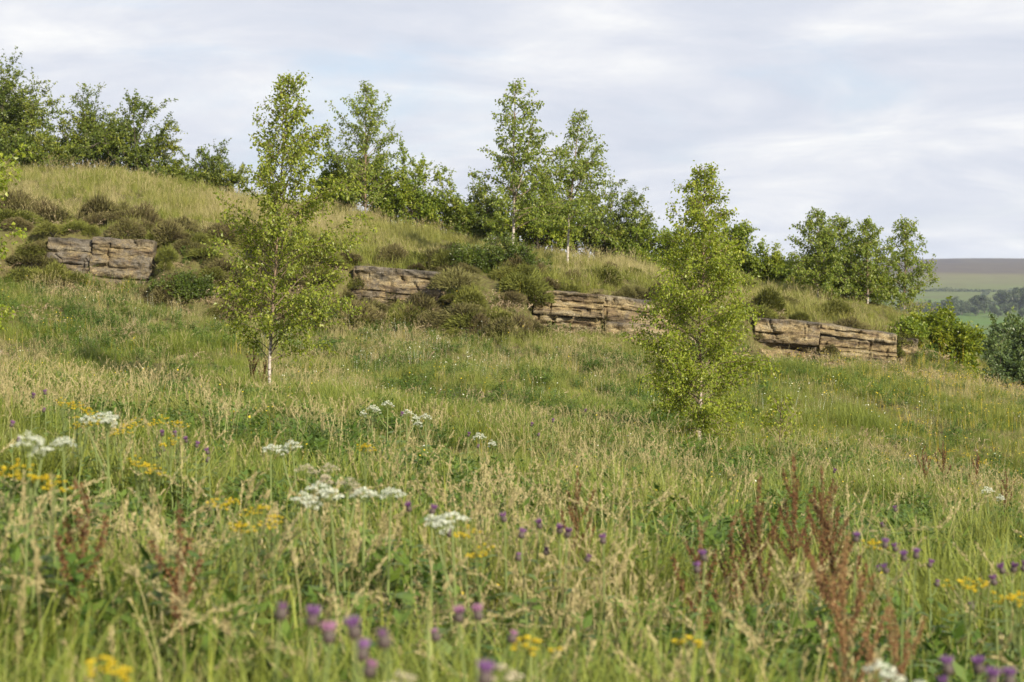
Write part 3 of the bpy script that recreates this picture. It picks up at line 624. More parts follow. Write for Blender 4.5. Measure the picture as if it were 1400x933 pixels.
# ------------------------------------------------------------------ heather on the bank
def tussock_mesh(name, seed, mat, n=2600, rx=0.34, h=0.25, L=0.072):
    rs = np.random.RandomState(seed); g = Geo()
    th = rs.rand(n) * 2 * math.pi; r = np.sqrt(rs.rand(n))
    lump = 0.75 + 0.5 * fbm(np.cos(th) * 1.6 + seed, np.sin(th) * 1.6, seed)
    x = r * np.cos(th) * rx * lump; y = r * np.sin(th) * rx * 0.8 * lump; z = h * np.sqrt(np.maximum(0, 1 - r ** 2)) * rs.uniform(0.45, 1.05, n) * (0.45 + 1.1 * fbm(x * 6 + seed, y * 6, seed + 1))
    p = np.stack([x, y, z - 0.03], 1)
    d = unit(np.stack([x * 2.2, y * 2.2, z + 0.10], 1)) + rs.normal(0, 0.35, (n, 3))
    leaves(g, p, d, rs.normal(0, 1, (n, 3)), L * rs.uniform(0.5, 1.4, n), 0.014, np.clip(rs.rand(n) * 0.6 + fbm(x * 7 + seed, y * 7, seed) * 0.7 - 0.15, 0, 1), 0.05)
    tg = Geo()
    for k in range(14):
        a = rs.rand() * 6.28; q = np.array([math.cos(a) * rx * 0.9, math.sin(a) * rx * 0.7, h * 0.3])
        tube(tg, [np.array([0, 0, -0.05]), q * 0.6 + np.array([0, 0, 0.05]), q], [0.008, 0.005, 0.003], 3)
    return g.mesh(name, mat), tg.mesh('stems', M['dark_bark'])
HT = [tussock_mesh('foliage', 400 + k, M['heather']) for k in range(4)] + [tussock_mesh('foliage', 410 + k, M['moss_heather']) for k in range(3)]
rh = np.random.RandomState(5)
def tussock(u, Y, s, k, lab, grp, dz=0.0):
    x, y, z = on_ground(u, Y)
    e = tag(obj('heather_clump', None, loc=(x, y, z + dz), rot=(rh.normal(0, .12), rh.normal(0, .12), rh.rand() * 6.28), scale=(s * rh.uniform(.75, 1.5), s * rh.uniform(.75, 1.3), s * rh.uniform(0.7, 1.25))), lab, 'heather', grp)
    tag(obj('foliage', HT[k][0], e), kind='stuff'); obj('stems', HT[k][1], e)
def seg(u): return ('the cut-ended grey ledge', 'the low brown slab', 'the layered golden ledge', 'the pale golden ledge')[int(np.argmin([max(a - u, u - b, 0) for a, b in ROCKS_U]))]
def gap(u): return ('between the cut-ended grey ledge and the tall birch' if u < 345 else 'between the tall birch and the low brown slab' if u < 480 else 'below the low brown slab' if u < 600 else 'between the low brown slab and the layered golden ledge')
def in_rock(u): return any(a - 5 < u < b + 5 for a, b in ROCKS_U)
u = 10
while u < 1275:
    x = (u - 700) / F * 38.3; yl = float(YL(np.array([x]))[0])
    if in_rock(u): tussock(u, yl + 0.30 + rh.uniform(-0.12, 0.3), rh.uniform(0.5, 1.05), rh.randint(0, 7), 'dark heather clump overhanging the top of ' + seg(u), 'heather clumps on top of ' + seg(u))
    u += rh.uniform(11, 20)
for i in range(150):
    a, b_ = ((212, 478), (600, 724), (212, 478), (480, 600))[i % 4]; u = rh.uniform(a, b_)
    x = (u - 700) / F * 38; yl = float(YL(np.array([x]))[0])
    lo, hi = (-2.1, 1.8) if not in_rock(u) else (-1.6, -0.4)
    if in_rock(u) and rh.rand() < 0.25: continue
    tussock(u, yl + rh.uniform(lo, hi), rh.uniform(0.5, 1.4), rh.randint(0, 7), 'heather clump covering the earth bank ' + gap(u), 'heather clumps ' + gap(u))
for i in range(62):
    u = rh.uniform(0, 1260) if i % 3 else rh.uniform(0, 420); x = (u - 700) / F * 38; yl = float(YL(np.array([x]))[0])
    tussock(u, yl + rh.uniform(0.7, 2.6) + (3.5 * rh.rand() if i % 4 == 0 else 0), rh.uniform(0.7, 1.6), rh.randint(0, 6), 'heather clump set back in the grass above ' + seg(u), 'heather clumps in the grass above ' + seg(u))
for i in range(48):
    u = rh.uniform(20, 1290); x = (u - 700) / F * 38; yl = float(YL(np.array([x]))[0])
    tussock(u, yl - rh.uniform(0.36, 1.0), rh.uniform(0.3, 0.8), rh.randint(0, 7), 'low heather clump along the foot of ' + seg(u), 'heather clumps at the foot of ' + seg(u))

for u, dy, sc, k in ((34, -.35, 1.1, 4), (50, -.5, 1.0, 1), (66, -.4, 1.25, 5), (82, -.55, .9, 2), (97, -.42, .85, 6), (44, .2, 1.2, 0), (70, .15, 1.1, 3)):
    x = (u - 700) / F * 38; tussock(u, float(YL(np.array([x]))[0]) + dy, sc, k, 'large heather clump hiding the near half of the cut-ended grey ledge', 'heather hiding the cut-ended ledge')
# dead pale branch by the bright birch and twigs on the bank
def dead_branch(u, Y, L, az, seed, lab):
    rs = np.random.RandomState(seed); x, y, z = on_ground(u, Y); g = Geo()
    m = grow((0, 0, 0.10), (math.cos(az), math.sin(az), 0.12), L, 8, 0.15, 0.12, rs); tube(g, m, np.linspace(0.022, 0.006, len(m)), 5)
    e = tag(obj('dead_branch', g.mesh('dead_branch', M['dead_wood'], True), loc=(x, y, z)), lab, 'branch')
    for k in range(3):
        g2 = Geo(); p, d = sample(m, np.array([0.35 + 0.2 * k])); t = grow(p[0], unit(d[0] + rs.normal(0, 0.6, 3) + np.array([0, 0, 0.4])), L * 0.3, 4, 0, 0.15, rs)
        tube(g2, t, np.linspace(0.008, 0.003, len(t)), 4); obj('twig', g2.mesh('twig', M['dead_wood'], True), e)
dead_branch(944, 22.4, 0.5, -0.2, 1, 'pale dead branch lying in the grass at the foot of the dense bright birch')
dead_branch(610, 37.0, 0.45, 0.5, 2, 'pale dead twig sticking out of the heather on the earth bank')

# ------------------------------------------------------------------ grass and herbs (uncountable)
def scatter(name, label, cat, protos, x, y, scale, rs, tilt=0.12, dz=0.0, zs=None):
    z = ground_z(x, y) + dz; n = len(x)
    me = mesh_np(name, np.stack([x, y, z], 1)); 
    a = me.attributes.new('rot', 'FLOAT_VECTOR', 'POINT')
    a.data.foreach_set('vector', np.stack([rs.normal(0, tilt, n), rs.normal(0, tilt, n), rs.rand(n) * 6.2832], 1).astype(np.float32).ravel())
    a = me.attributes.new('scl', 'FLOAT_VECTOR', 'POINT')
    sz = scale if zs is None else zs
    a.data.foreach_set('vector', np.stack([scale, scale, sz], 1).astype(np.float32).ravel())
    a = me.attributes.new('idx', 'INT', 'POINT'); a.data.foreach_set('value', rs.randint(0, len(protos), n).astype(np.int32))
    col = bpy.data.collections.new(name + '_kinds')
    for m in protos: col.objects.link(bpy.data.objects.new(m.name, m))
    ng = bpy.data.node_groups.new(name, 'GeometryNodeTree')
    ng.interface.new_socket('Geometry', in_out='INPUT', socket_type='NodeSocketGeometry'); ng.interface.new_socket('Geometry', in_out='OUTPUT', socket_type='NodeSocketGeometry')
    gi = ng.nodes.new('NodeGroupInput'); go = ng.nodes.new('NodeGroupOutput'); iop = ng.nodes.new('GeometryNodeInstanceOnPoints')
    ci = ng.nodes.new('GeometryNodeCollectionInfo'); ci.inputs['Collection'].default_value = col
    ci.inputs['Separate Children'].default_value = True; ci.inputs['Reset Children'].default_value = True
    def na(nm, ty):
        k = ng.nodes.new('GeometryNodeInputNamedAttribute'); k.data_type = ty; k.inputs['Name'].default_value = nm
        return [s for s in k.outputs if s.enabled and s.name == 'Attribute'][0]
    ng.links.new(gi.outputs[0], iop.inputs['Points']); ng.links.new(ci.outputs[0], iop.inputs['Instance'])
    iop.inputs['Pick Instance'].default_value = True
    ng.links.new(na('idx', 'INT'), iop.inputs['Instance Index']); ng.links.new(na('rot', 'FLOAT_VECTOR'), iop.inputs['Rotation']); ng.links.new(na('scl', 'FLOAT_VECTOR'), iop.inputs['Scale'])
    ng.links.new(iop.outputs[0], go.inputs[0])
    o = obj(name, me); md = o.modifiers.new('scatter', 'NODES'); md.node_group = ng
    tag(o, label, cat, kind='stuff'); return o
def blades(g, base, az, lean, L, W, rnd, lev=(0, .4, .75, 1.0)):
    n = len(base); dr = np.stack([np.cos(az), np.sin(az), np.zeros(n)], 1); sd = np.stack([-np.sin(az), np.cos(az), np.zeros(n)], 1)
    V = []; T = []
    for t in lev:
        c = base + dr * (lean * L * t ** 1.8)[:, None] + np.array([0, 0, 1.0]) * (L * (t - 0.35 * lean * t ** 2.5))[:, None]
        w = (W * (1 - t ** 2.2) * (0.75 + 0.5 * min(t * 2, 1)) * 0.5)[:, None]
        V += [c - sd * w, c + sd * w]
    k = len(lev); v = np.stack(V, 1).reshape(-1, 3); i = np.arange(n)[:, None] * 2 * k
    q = np.concatenate([i + np.array([[2 * j, 2 * j + 1, 2 * j + 3, 2 * j + 2]]) for j in range(k - 1)])
    g.add(v, q=q, t=np.tile(np.repeat(lev, 2), n), rnd=np.repeat(rnd, 2 * k))
def tuft(name, seed, mat, n, r, L, W, lean):
    rs = np.random.RandomState(seed); g = Geo2()
    b0 = np.c_[rs.normal(0, r, (n, 2)), np.full(n, -0.03)]
    blades(g, b0, rs.rand(n) * 6.28, np.abs(rs.normal(lean, lean * 0.6, n)), L * rs.uniform(0.45, 1.1, n), W * rs.uniform(0.6, 1.3, n), rs.rand(n)); return g.mesh(name, mat)
class Geo2(Geo):                                   # 't' is an attribute here, triangles go in as 'tri'
    def add(s, v, q=None, tri=None, **at):
        v = np.asarray(v, float).reshape(-1, 3)
        if q is not None and len(q): s.q.append(np.asarray(q, int).reshape(-1, 4) + s.n)
        if tri is not None and len(tri): s.t.append(np.asarray(tri, int).reshape(-1, 3) + s.n)
        at.setdefault('t', 0.5); at.setdefault('rnd', 0.5)
        for k, x in at.items(): s.a.setdefault(k, []).append(np.broadcast_to(np.asarray(x, float), (len(v),)))
        s.v.append(v); s.n += len(v)
def diamonds(g, p, d, nrm, L, W, rnd, t=0.9):
    n = len(p); d = unit(d); s = unit(np.cross(d, nrm)); L = np.broadcast_to(L, (n,))[:, None]; W = np.broadcast_to(W, (n,))[:, None]
    v = np.stack([p, p + d * L * .45 + s * W * .5, p + d * L, p + d * L * .45 - s * W * .5], 1).reshape(-1, 3)
    i = np.arange(n)[:, None] * 4; g.add(v, q=i + np.arange(4)[None], t=t, rnd=np.repeat(rnd, 4))
def seed_clump(seed, n=6, H=0.62, head=0.10, hw=0.0075, spike=26, bend=0.30):
    rs = np.random.RandomState(seed); g = Geo2()
    for k in range(n):
        az = rs.rand() * 6.28; ln = abs(rs.normal(bend, bend * .75)); h = H * rs.uniform(0.7, 1.1)
        ts = np.linspace(0, 1, 7); dr = np.array([math.cos(az), math.sin(az), 0])
        b0 = np.r_[rs.normal(0, 0.06, 2), -0.03]
        pts = b0 + np.outer(ts ** 2.2 * ln * h, dr) + np.outer(h * (ts - 0.22 * ln * ts ** 3), [0, 0, 1])
        sd = np.array([-dr[1], dr[0], 0]); v = np.stack([pts - sd * 0.0014, pts + sd * 0.0014], 1).reshape(-1, 3)
        i = np.arange(6)[:, None] * 2; g.add(v, q=i + np.array([[0, 1, 3, 2]]), t=0.3, rnd=rs.rand())
        s0 = 1 - head * rs.uniform(0.8, 1.5) / h; m = spike
        s = s0 + (1 - s0) * rs.rand(m); p, d = sample(pts, s)
        rel = (s - s0) / (1 - s0); wid = hw * np.sin(np.pi * np.clip(rel * 0.9 + 0.08, 0, 1)) ** 0.7
        out = unit(rs.normal(0, 1, (m, 3))); p = p + out * wid[:, None] * rs.uniform(0.2, 1, (m, 1))
        diamonds(g, p, d + out * 0.45, rs.normal(0, 1, (m, 3)), 0.020 * rs.uniform(.7, 1.3, m), 0.0055, rs.rand(m), 1.0)
    return g.mesh('seed_grass', M['seed_grass'])
def herb_clump(seed, n=9, H=0.24, leaf=0.05):
    rs = np.random.RandomState(seed); g = Geo2()
    for k in range(n):
        az = rs.rand() * 6.28; h = H * rs.uniform(.5, 1.15); b0 = np.r_[rs.normal(0, 0.07, 2), -0.02]
        pts = grow(b0, (math.cos(az) * .3, math.sin(az) * .3, 1), h, 5, 0.0, 0.08, rs)
        v = np.stack([pts - [0.0016, 0, 0], pts + [0.0016, 0, 0]], 1).reshape(-1, 3); i = np.arange(5)[:, None] * 2; g.add(v, q=i + np.array([[0, 1, 3, 2]]), t=.2, rnd=.5)
        m = 13; p, d = sample(pts, rs.uniform(0.15, 1, m)); out = unit(np.c_[rs.normal(0, 1, (m, 2)), rs.uniform(0.0, 0.9, m)])
        diamonds(g, p, out, np.array([0, 0, 1.]) + rs.normal(0, .3, (m, 3)), leaf * rs.uniform(.6, 1.3, m), leaf * .42, rs.rand(m), 0.5)
    return g.mesh('herb', M['herb'])
def dot_clump(seed, mat, n=5, H=0.3, r=0.008):
    rs = np.random.RandomState(seed); g = Geo2()
    for k in range(n):
        c = np.r_[rs.normal(0, 0.12, 2), H * rs.uniform(.8, 1.15)]; a = np.arange(6) * math.pi / 3; tl = rs.normal(0, .35, 2)
        ring = c + r * np.stack([np.cos(a), np.sin(a), np.cos(a) * tl[0] + np.sin(a) * tl[1] + .25], 1)
        g.add(np.vstack([c, ring]), tri=[(0, j + 1, (j + 1) % 6 + 1) for j in range(6)])
        g.add([c * [1, 1, 0], c * [1, 1, 0] + [.003, 0, 0], c + [.0015, 0, 0]], tri=[(0, 1, 2)])
    return g.mesh('small_flower', mat)

rg = np.random.RandomState(2024)
def pts_in_view(dens, y0, y1, mx=1.6):
    ys = np.linspace(y0, y1, 400); w = dens(ys) * 2 * (0.285 * ys + mx); cum = np.cumsum(w) * (ys[1] - ys[0]); n = int(cum[-1])
    y = np.interp(rg.rand(n) * cum[-1], cum, ys); x = (rg.rand(n) * 2 - 1) * (0.285 * y + mx); return x, y
# patches: where the meadow is tall and dry (tan) and where it is lush, greener where birch shade is painted in
def patchmap(x, y):
    u = 700 + x / y * F
    p = 0.6 * (fbm(x * 0.35 + 4, y * 0.3 + 1, 51) - 0.5) + 1.0 * (fbm(x * 0.9, y * 0.6, 58) - 0.5)
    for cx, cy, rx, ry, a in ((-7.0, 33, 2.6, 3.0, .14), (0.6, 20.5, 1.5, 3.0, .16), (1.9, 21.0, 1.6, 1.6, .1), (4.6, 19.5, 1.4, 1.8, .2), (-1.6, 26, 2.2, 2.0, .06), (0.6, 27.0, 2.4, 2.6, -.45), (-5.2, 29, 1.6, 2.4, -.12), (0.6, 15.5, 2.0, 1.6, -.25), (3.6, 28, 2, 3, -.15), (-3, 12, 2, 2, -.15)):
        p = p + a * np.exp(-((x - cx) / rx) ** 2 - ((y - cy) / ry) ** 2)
    return p - 0.8 * shade_swale(x, y)
def on_face(x, y): return (rockness(x) > 0.4) & (y > YL(x) - 0.24) & (y < YL(x) + 0.42)
def heath(x, y):                                   # the earth bank under heather carries little grass
    yl = YL(x); return (1 - rockness(x)) * sstep(yl - 2.4, yl - 1.7, y) * (1 - sstep(yl + 1.0, yl + 2.0, y)) * sstep(-9, -6.5, x) * (1 - sstep(.8, 1.4, x))
def hgt(y): return np.interp(y, [0, 4, 9, 16, 25, 40, 55], [1.5, 1.45, 1.15, .85, .64, .62, .7])
# lush grass
x, y = pts_in_view(lambda Y: np.interp(Y, [2, 10, 20, 45], [120, 120, 95, 62]), 2.3, 43)
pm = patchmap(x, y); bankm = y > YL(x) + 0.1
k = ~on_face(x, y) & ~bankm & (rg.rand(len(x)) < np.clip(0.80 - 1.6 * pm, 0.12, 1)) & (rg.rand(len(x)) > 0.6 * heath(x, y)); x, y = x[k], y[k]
tus = 0.45 + 1.25 * sstep(.25, .8, fbm(x * 0.9, y * 0.9, 71))
GT = [tuft('grass_tuft', 500 + k, M['grass'], 36, 0.06, 0.36, 0.0043, 0.52) for k in range(6)]
s = hgt(y) * tus * rg.uniform(.7, 1.2, len(x)) * (1 - .4 * shade_swale(x, y))
scatter('meadow_grass', 'thick green meadow grass covering the slope', 'grass', GT, x, y, s, rg, .14); n_g = len(x)
# dry straw grass
x, y = pts_in_view(lambda Y: np.interp(Y, [2, 10, 20, 45], [70, 75, 70, 50]), 2.3, 43)
pm = patchmap(x, y)
k = ~on_face(x, y) & ~(y > YL(x) + 0.1) & (rg.rand(len(x)) < np.clip(0.25 + 2.0 * pm, 0.04, .9)) & (rg.rand(len(x)) > 0.5 * heath(x, y)); x, y = x[k], y[k]
DT = [tuft('dry_tuft', 520 + k, M['dry_grass'], 22, 0.05, 0.36, 0.0045, 0.40) for k in range(5)]
scatter('dry_grass', 'straw-coloured dry grass in drifts across the meadow', 'grass', DT, x, y, hgt(y) * rg.uniform(.6, 1.1, len(x)), rg, .16)
# seed heads
x, y = pts_in_view(lambda Y: np.interp(Y, [2, 8, 20, 45], [22, 18, 21, 15]), 2.3, 43)
pm = patchmap(x, y)
k = ~on_face(x, y) & ~(y > YL(x) + 0.1) & (rg.rand(len(x)) < np.clip(0.32 + 2.2 * pm, 0.05, .9)) & (rg.rand(len(x)) > 0.9 * heath(x, y)); x, y = x[k], y[k]
ST = [seed_clump(540 + k) for k in range(6)]
scatter('seed_grass', 'pale pinkish grass seed heads standing above the meadow', 'grass', ST, x, y, np.interp(y, [2, 6, 12, 22, 45], [1.12, 1.1, .95, .68, .6]) * rg.uniform(.75, 1.15, len(x)), rg, .10)
# tall arching straw stems close by
x, y = pts_in_view(lambda Y: np.interp(Y, [2, 6, 11], [7, 5, 1.2]), 2.4, 11)
k = rg.rand(len(x)) < sstep(.35, .6, fbm(x * .9 + 2, y * .9, 43)); x, y = x[k], y[k]
PL = [seed_clump(550 + k, 3, 0.80, 0.15, 0.011, 60, 0.62) for k in range(5)]
scatter('straw_plumes', 'tall arching straw grass stems with soft plumes', 'grass', PL, x, y, rg.uniform(.75, 1.1, len(x)), rg, .12)
# herbs, with extra dark ones standing in for the birch's shadow
x, y = pts_in_view(lambda Y: np.interp(Y, [2, 10, 20, 45], [50, 46, 36, 24]), 2.3, 43)
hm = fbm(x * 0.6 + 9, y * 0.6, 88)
k = ~on_face(x, y) & ~(y > YL(x) + 0.1) & (rg.rand(len(x)) < sstep(.34, .58, hm) + .7 * shade_swale(x, y)) & (rg.rand(len(x)) > 0.7 * heath(x, y)); x, y = x[k], y[k]
HB = [herb_clump(560 + k, 10, 0.24 + .02 * k, 0.036 + 0.006 * k) for k in range(5)]
scatter('meadow_herbs', 'leafy dark green herbs growing among the grass', 'herbs', HB, x, y, hgt(y) * rg.uniform(.8, 1.35, len(x)), rg, .12)
# small flowers
x, y = pts_in_view(lambda Y: np.interp(Y, [2, 10, 45], [1.5, 3, 7]), 6, 43)
k = ~on_face(x, y) & ~(y > YL(x) + 0.1) & (rg.rand(len(x)) < 0.12 + 0.9 * sstep(2.5, 7, x) * sstep(18, 30, y)); x, y = x[k], y[k]
scatter('buttercups', 'tiny yellow buttercups dotted through the grass', 'flowers', [dot_clump(580 + k, M['petal_yellow']) for k in range(3)], x, y, rg.uniform(.8, 1.2, len(x)), rg)
x, y = pts_in_view(lambda Y: np.interp(Y, [2, 10, 45], [.2, .8, 6]), 8, 38)
k = (rg.rand(len(x)) < 0.05 + 1.0 * np.exp(-((x + 1.0) / 1.6) ** 2 - ((y - 33) / 2.4) ** 2) + .8 * np.exp(-((x + 2.0) / 1.2) ** 2 - ((y - 28) / 2.) ** 2) + .8 * np.exp(-((x - 5.4) / .8) ** 2 - ((y - 31) / 2.) ** 2)); x, y = x[k], y[k]
scatter('white_meadow_flowers', 'tiny white flowers sprinkled over the middle of the meadow', 'flowers', [dot_clump(590 + k, M['petal_white'], 5, .28, .009) for k in range(3)], x, y, rg.uniform(.8, 1.2, len(x)), rg)
# upper bank
x, y = pts_in_view(lambda Y: np.full_like(Y, 62.), 37, 54)
pm = fbm(x * .7, y * .5, 97); k = (y > YL(x) + 0.3) & (rg.rand(len(x)) > 0.5 * heath(x, y)) & (y > YL(x) + 0.8 * rg.rand(len(x))); x, y, pm = x[k], y[k], pm[k]
kk = rg.rand(len(x)) < sstep(.72, .30, pm) * .75 + .2 if False else rg.rand(len(x)) < 1.55 - 1.45 * pm
BT = [tuft('bank_tuft', 600 + k, M['bank_grass'], 26, 0.055, 0.34, 0.006, 0.45) for k in range(5)]
scatter('bank_grass', 'yellow-green grass on the bank above the ledges', 'grass', BT, x[kk], y[kk], rg.uniform(.5, 1.0, kk.sum()) * (0.5 + 1.0 * sstep(.3, .7, fbm(x[kk] * .8, y[kk] * .8, 63))), rg, .2)
kk = ~kk
scatter('bank_dry_grass', 'dry straw grass on the bank above the ledges', 'grass', DT, x[kk], y[kk], rg.uniform(.6, 1.1, kk.sum()), rg, .18)
x, y = pts_in_view(lambda Y: np.full_like(Y, 13.), 39, 53); k = (y > YL(x) + 0.8) & (rg.rand(len(x)) < sstep(.48, .62, fbm(x * .5 + 3, y * .5, 99))); x, y = x[k], y[k]
scatter('bank_seed_grass', 'brown grass seed heads along the ridge', 'grass', ST, x, y, rg.uniform(.5, .85, len(x)), rg, .14)
# dead bracken and litter along the ledge foot
def bracken_clump(seed):
    rs = np.random.RandomState(seed); g = Geo2()
    for k in range(10):
        az = rs.rand() * 6.28; pts = grow(np.r_[rs.normal(0, .12, 2), 0], (math.cos(az) * .8, math.sin(az) * .8, .8), rs.uniform(.15, .42), 6, 1.1, .16, rs)
        v = np.stack([pts - [0.004, 0, 0], pts + [0.004, 0, 0.002]], 1).reshape(-1, 3); i = np.arange(6)[:, None] * 2; g.add(v, q=i + np.array([[0, 1, 3, 2]]), rnd=rs.rand())
        m = 14; p, d = sample(pts, rs.uniform(.2, 1, m)); diamonds(g, p, d + rs.normal(0, .9, (m, 3)), rs.normal(0, 1, (m, 3)), .05 * rs.uniform(.5, 1.3, m), .012, rs.rand(m))
    return g.mesh('bracken', M['bracken'])
x, y = pts_in_view(lambda Y: np.full_like(Y, 22.), 34.5, 42.5)
dl = y - YL(x); k = (dl > -1.9) & (dl < -0.25) & (rg.rand(len(x)) < .15 + .85 * sstep(.42, .62, fbm(x * .9, y * .9, 33))); x, y = x[k], y[k]
scatter('dead_bracken', 'pale dead bracken and twigs along the foot of the ledges', 'bracken', [bracken_clump(620 + k) for k in range(4)], x, y, rg.uniform(.6, 1.15, len(x)), rg, .2)
x, y = pts_in_view(lambda Y: np.full_like(Y, 6.), 26, 41); k = ~on_face(x, y) & (rg.rand(len(x)) < .6 * sstep(.5, .68, fbm(x * .5, y * .5, 37))); x, y = x[k], y[k]
scatter('dead_stalks', 'pale dead stalks lying in the grass below the bank', 'stalks', [bracken_clump(630 + k) for k in range(3)], x, y, rg.uniform(.5, .9, len(x)), rg, .2)

# ------------------------------------------------------------------ flowering plants
def lance_leaf(name, L, W, seed, mat, lobes=0, droop=0.5):
    rs = np.random.RandomState(seed); n = 9 if not lobes else 2 * lobes + 1; t = np.linspace(0, 1, n)
    w = W * np.sin(np.pi * np.clip(t * .93 + .05, 0, 1)) ** .8
    if lobes: w = w * np.where(np.arange(n) % 2 == 0, .45, 1.15)
    c = np.stack([L * t * (1 - .15 * t), 0 * t, L * (.45 * t - droop * t ** 2)], 1); s = np.array([0, 1, 0])
    v = np.stack([c - s * w[:, None] + [0, 0, .08 * W], c, c + s * w[:, None] + [0, 0, .08 * W]], 1).reshape(-1, 3)
    i = np.arange(n - 1)[:, None] * 3; q = np.concatenate([i + np.array([[0, 1, 4, 3]]), i + np.array([[1, 2, 5, 4]])])
    return mesh_np(name, v, q, None, None, mat, True)
def kind_thistle(seed, H=0.85, purple='petal_purple', open_=True, side=1):
    rs = np.random.RandomState(seed); parts = []
    g = Geo(); main = np.array([(0, 0, -.05), (rs.normal(0, .02), rs.normal(0, .02), H * .5), (0, 0, H - .03)]); tube(g, main, [.005, .004, .0028], 5)
    heads = [(np.array([0, 0, H - .035]), np.array([rs.normal(0, .15), rs.normal(0, .15), 1]), open_)]
    for k in range(side):
        a = rs.rand() * 6.28; z0 = H * rs.uniform(.68, .85); e = np.array([math.cos(a) * .07, math.sin(a) * .07, H - rs.uniform(.06, .13)])
        tube(g, [np.array([0, 0, z0]), (np.array([0, 0, z0]) + e) / 2 + [e[0] * .2, e[1] * .2, -.01], e], [.003, .0025, .002], 4); heads.append((e, np.array([math.cos(a) * .4, math.sin(a) * .4, 1]), rs.rand() < .6))
    parts.append(('stem', g.mesh('stem', M['stem'], True), Matrix(), []))
    lf = lance_leaf('leaf', .17, .028, seed, M['plant_leaf'], 5)
    for k in range(6):
        z = H * (.2 + .11 * k); parts.append(('leaf', lf, Matrix.Translation((0, 0, z)) @ Matrix.Rotation(k * 2.4, 4, 'Z') @ Matrix.Scale(1.1 - .1 * k, 4), []))
    for p, d, op in heads:
        gb, gf = Geo(), Geo(); zz = np.array([0, .004, .011, .018, .023]); rr = np.array([.0035, .0105, .0122, .0098, .0075])
        tube(gb, np.c_[zz * 0, zz * 0, zz], rr, 9)
        n = 70; th = rs.rand(n) * 6.28; r0 = rs.rand(n) ** .5 * .0075; sp = .55 if op else .2; L = .017 if op else .009
        b = np.c_[np.cos(th) * r0, np.sin(th) * r0, np.full(n, .022)]; dd = np.c_[np.cos(th) * r0 / .0075 * sp, np.sin(th) * r0 / .0075 * sp, np.ones(n)]
        leaves(gf, b, dd, rs.normal(0, 1, (n, 3)), L * rs.uniform(.8, 1.15, n), .0035, rs.rand(n), 0.02)
        m = Matrix.Translation(p) @ Vector(d).to_track_quat('Z', 'Y').to_matrix().to_4x4()
        parts.append(('flower_head', gb.mesh('flower_head', M['bract'], True), m, [('florets', gf.mesh('florets', M[purple]), Matrix())]))
    return H, parts
def kind_hogweed(seed, H=0.85, R0=0.06, nr=15, white='petal_white', tops=1):
    rs = np.random.RandomState(seed); parts = []; g = Geo()
    tube(g, [(0, 0, -.05), (rs.normal(0, .02), 0, H * .5), (0, 0, H - .05)], [.007, .006, .004], 6)
    us = [(np.array([0, 0, H - .05]), R0, 0.05)]
    for k in range(tops - 1):
        a = rs.rand() * 6.28; z0 = H * rs.uniform(.5, .7); rr = rs.uniform(.07, .11); e = np.array([math.cos(a) * rr, math.sin(a) * rr, H - rs.uniform(.05, .10)])
        tube(g, [np.array([0, 0, z0]), e * [.6, .6, 0] + [0, 0, (z0 + e[2]) / 2], e], [.005, .004, .003], 5); us.append((e, R0 * rs.uniform(.55, .85), .045))
    parts.append(('stem', g.mesh('stem', M['stem'], True), Matrix(), []))
    lf = lance_leaf('leaf', .26, .09, seed, M['plant_leaf'], 4, .6)
    for k in range(4): parts.append(('leaf', lf, Matrix.Translation((0, 0, H * (.12 + .13 * k))) @ Matrix.Rotation(k * 2.2 + seed, 4, 'Z') @ Matrix.Scale(1.1 - .15 * k, 4), []))
    for c, r, hh in us:
        gr, gf = Geo(), Geo()
        for k in range(nr):
            a = k * 2.399; q = r * math.sqrt((k + .5) / nr); e = c + np.array([math.cos(a) * q, math.sin(a) * q, hh - .030 * (q / r) ** 2 + rs.normal(0, .006)])
            tube(gr, [c, (c + e) / 2 + [0, 0, -.004], e], [.0016, .0012, .001], 3)
            n = 26; th = rs.rand(n) * 6.28; q2 = np.sqrt(rs.rand(n)) * r * .19
            p = e + np.c_[np.cos(th) * q2, np.sin(th) * q2, .008 - (q2 / (r * .19)) ** 2 * .009 + rs.normal(0, .0015, n)]
            leaves(gf, p, np.c_[np.cos(th), np.sin(th), rs.normal(0, .25, n)], np.tile([0, 0, 1.], (n, 1)) + rs.normal(0, .25, (n, 3)), .0085, .0085, rs.rand(n), .02)
        parts.append(('umbel', gr.mesh('umbel', M['stem']), Matrix(), [('florets', gf.mesh('florets', M[white]), Matrix())]))
    return H, parts
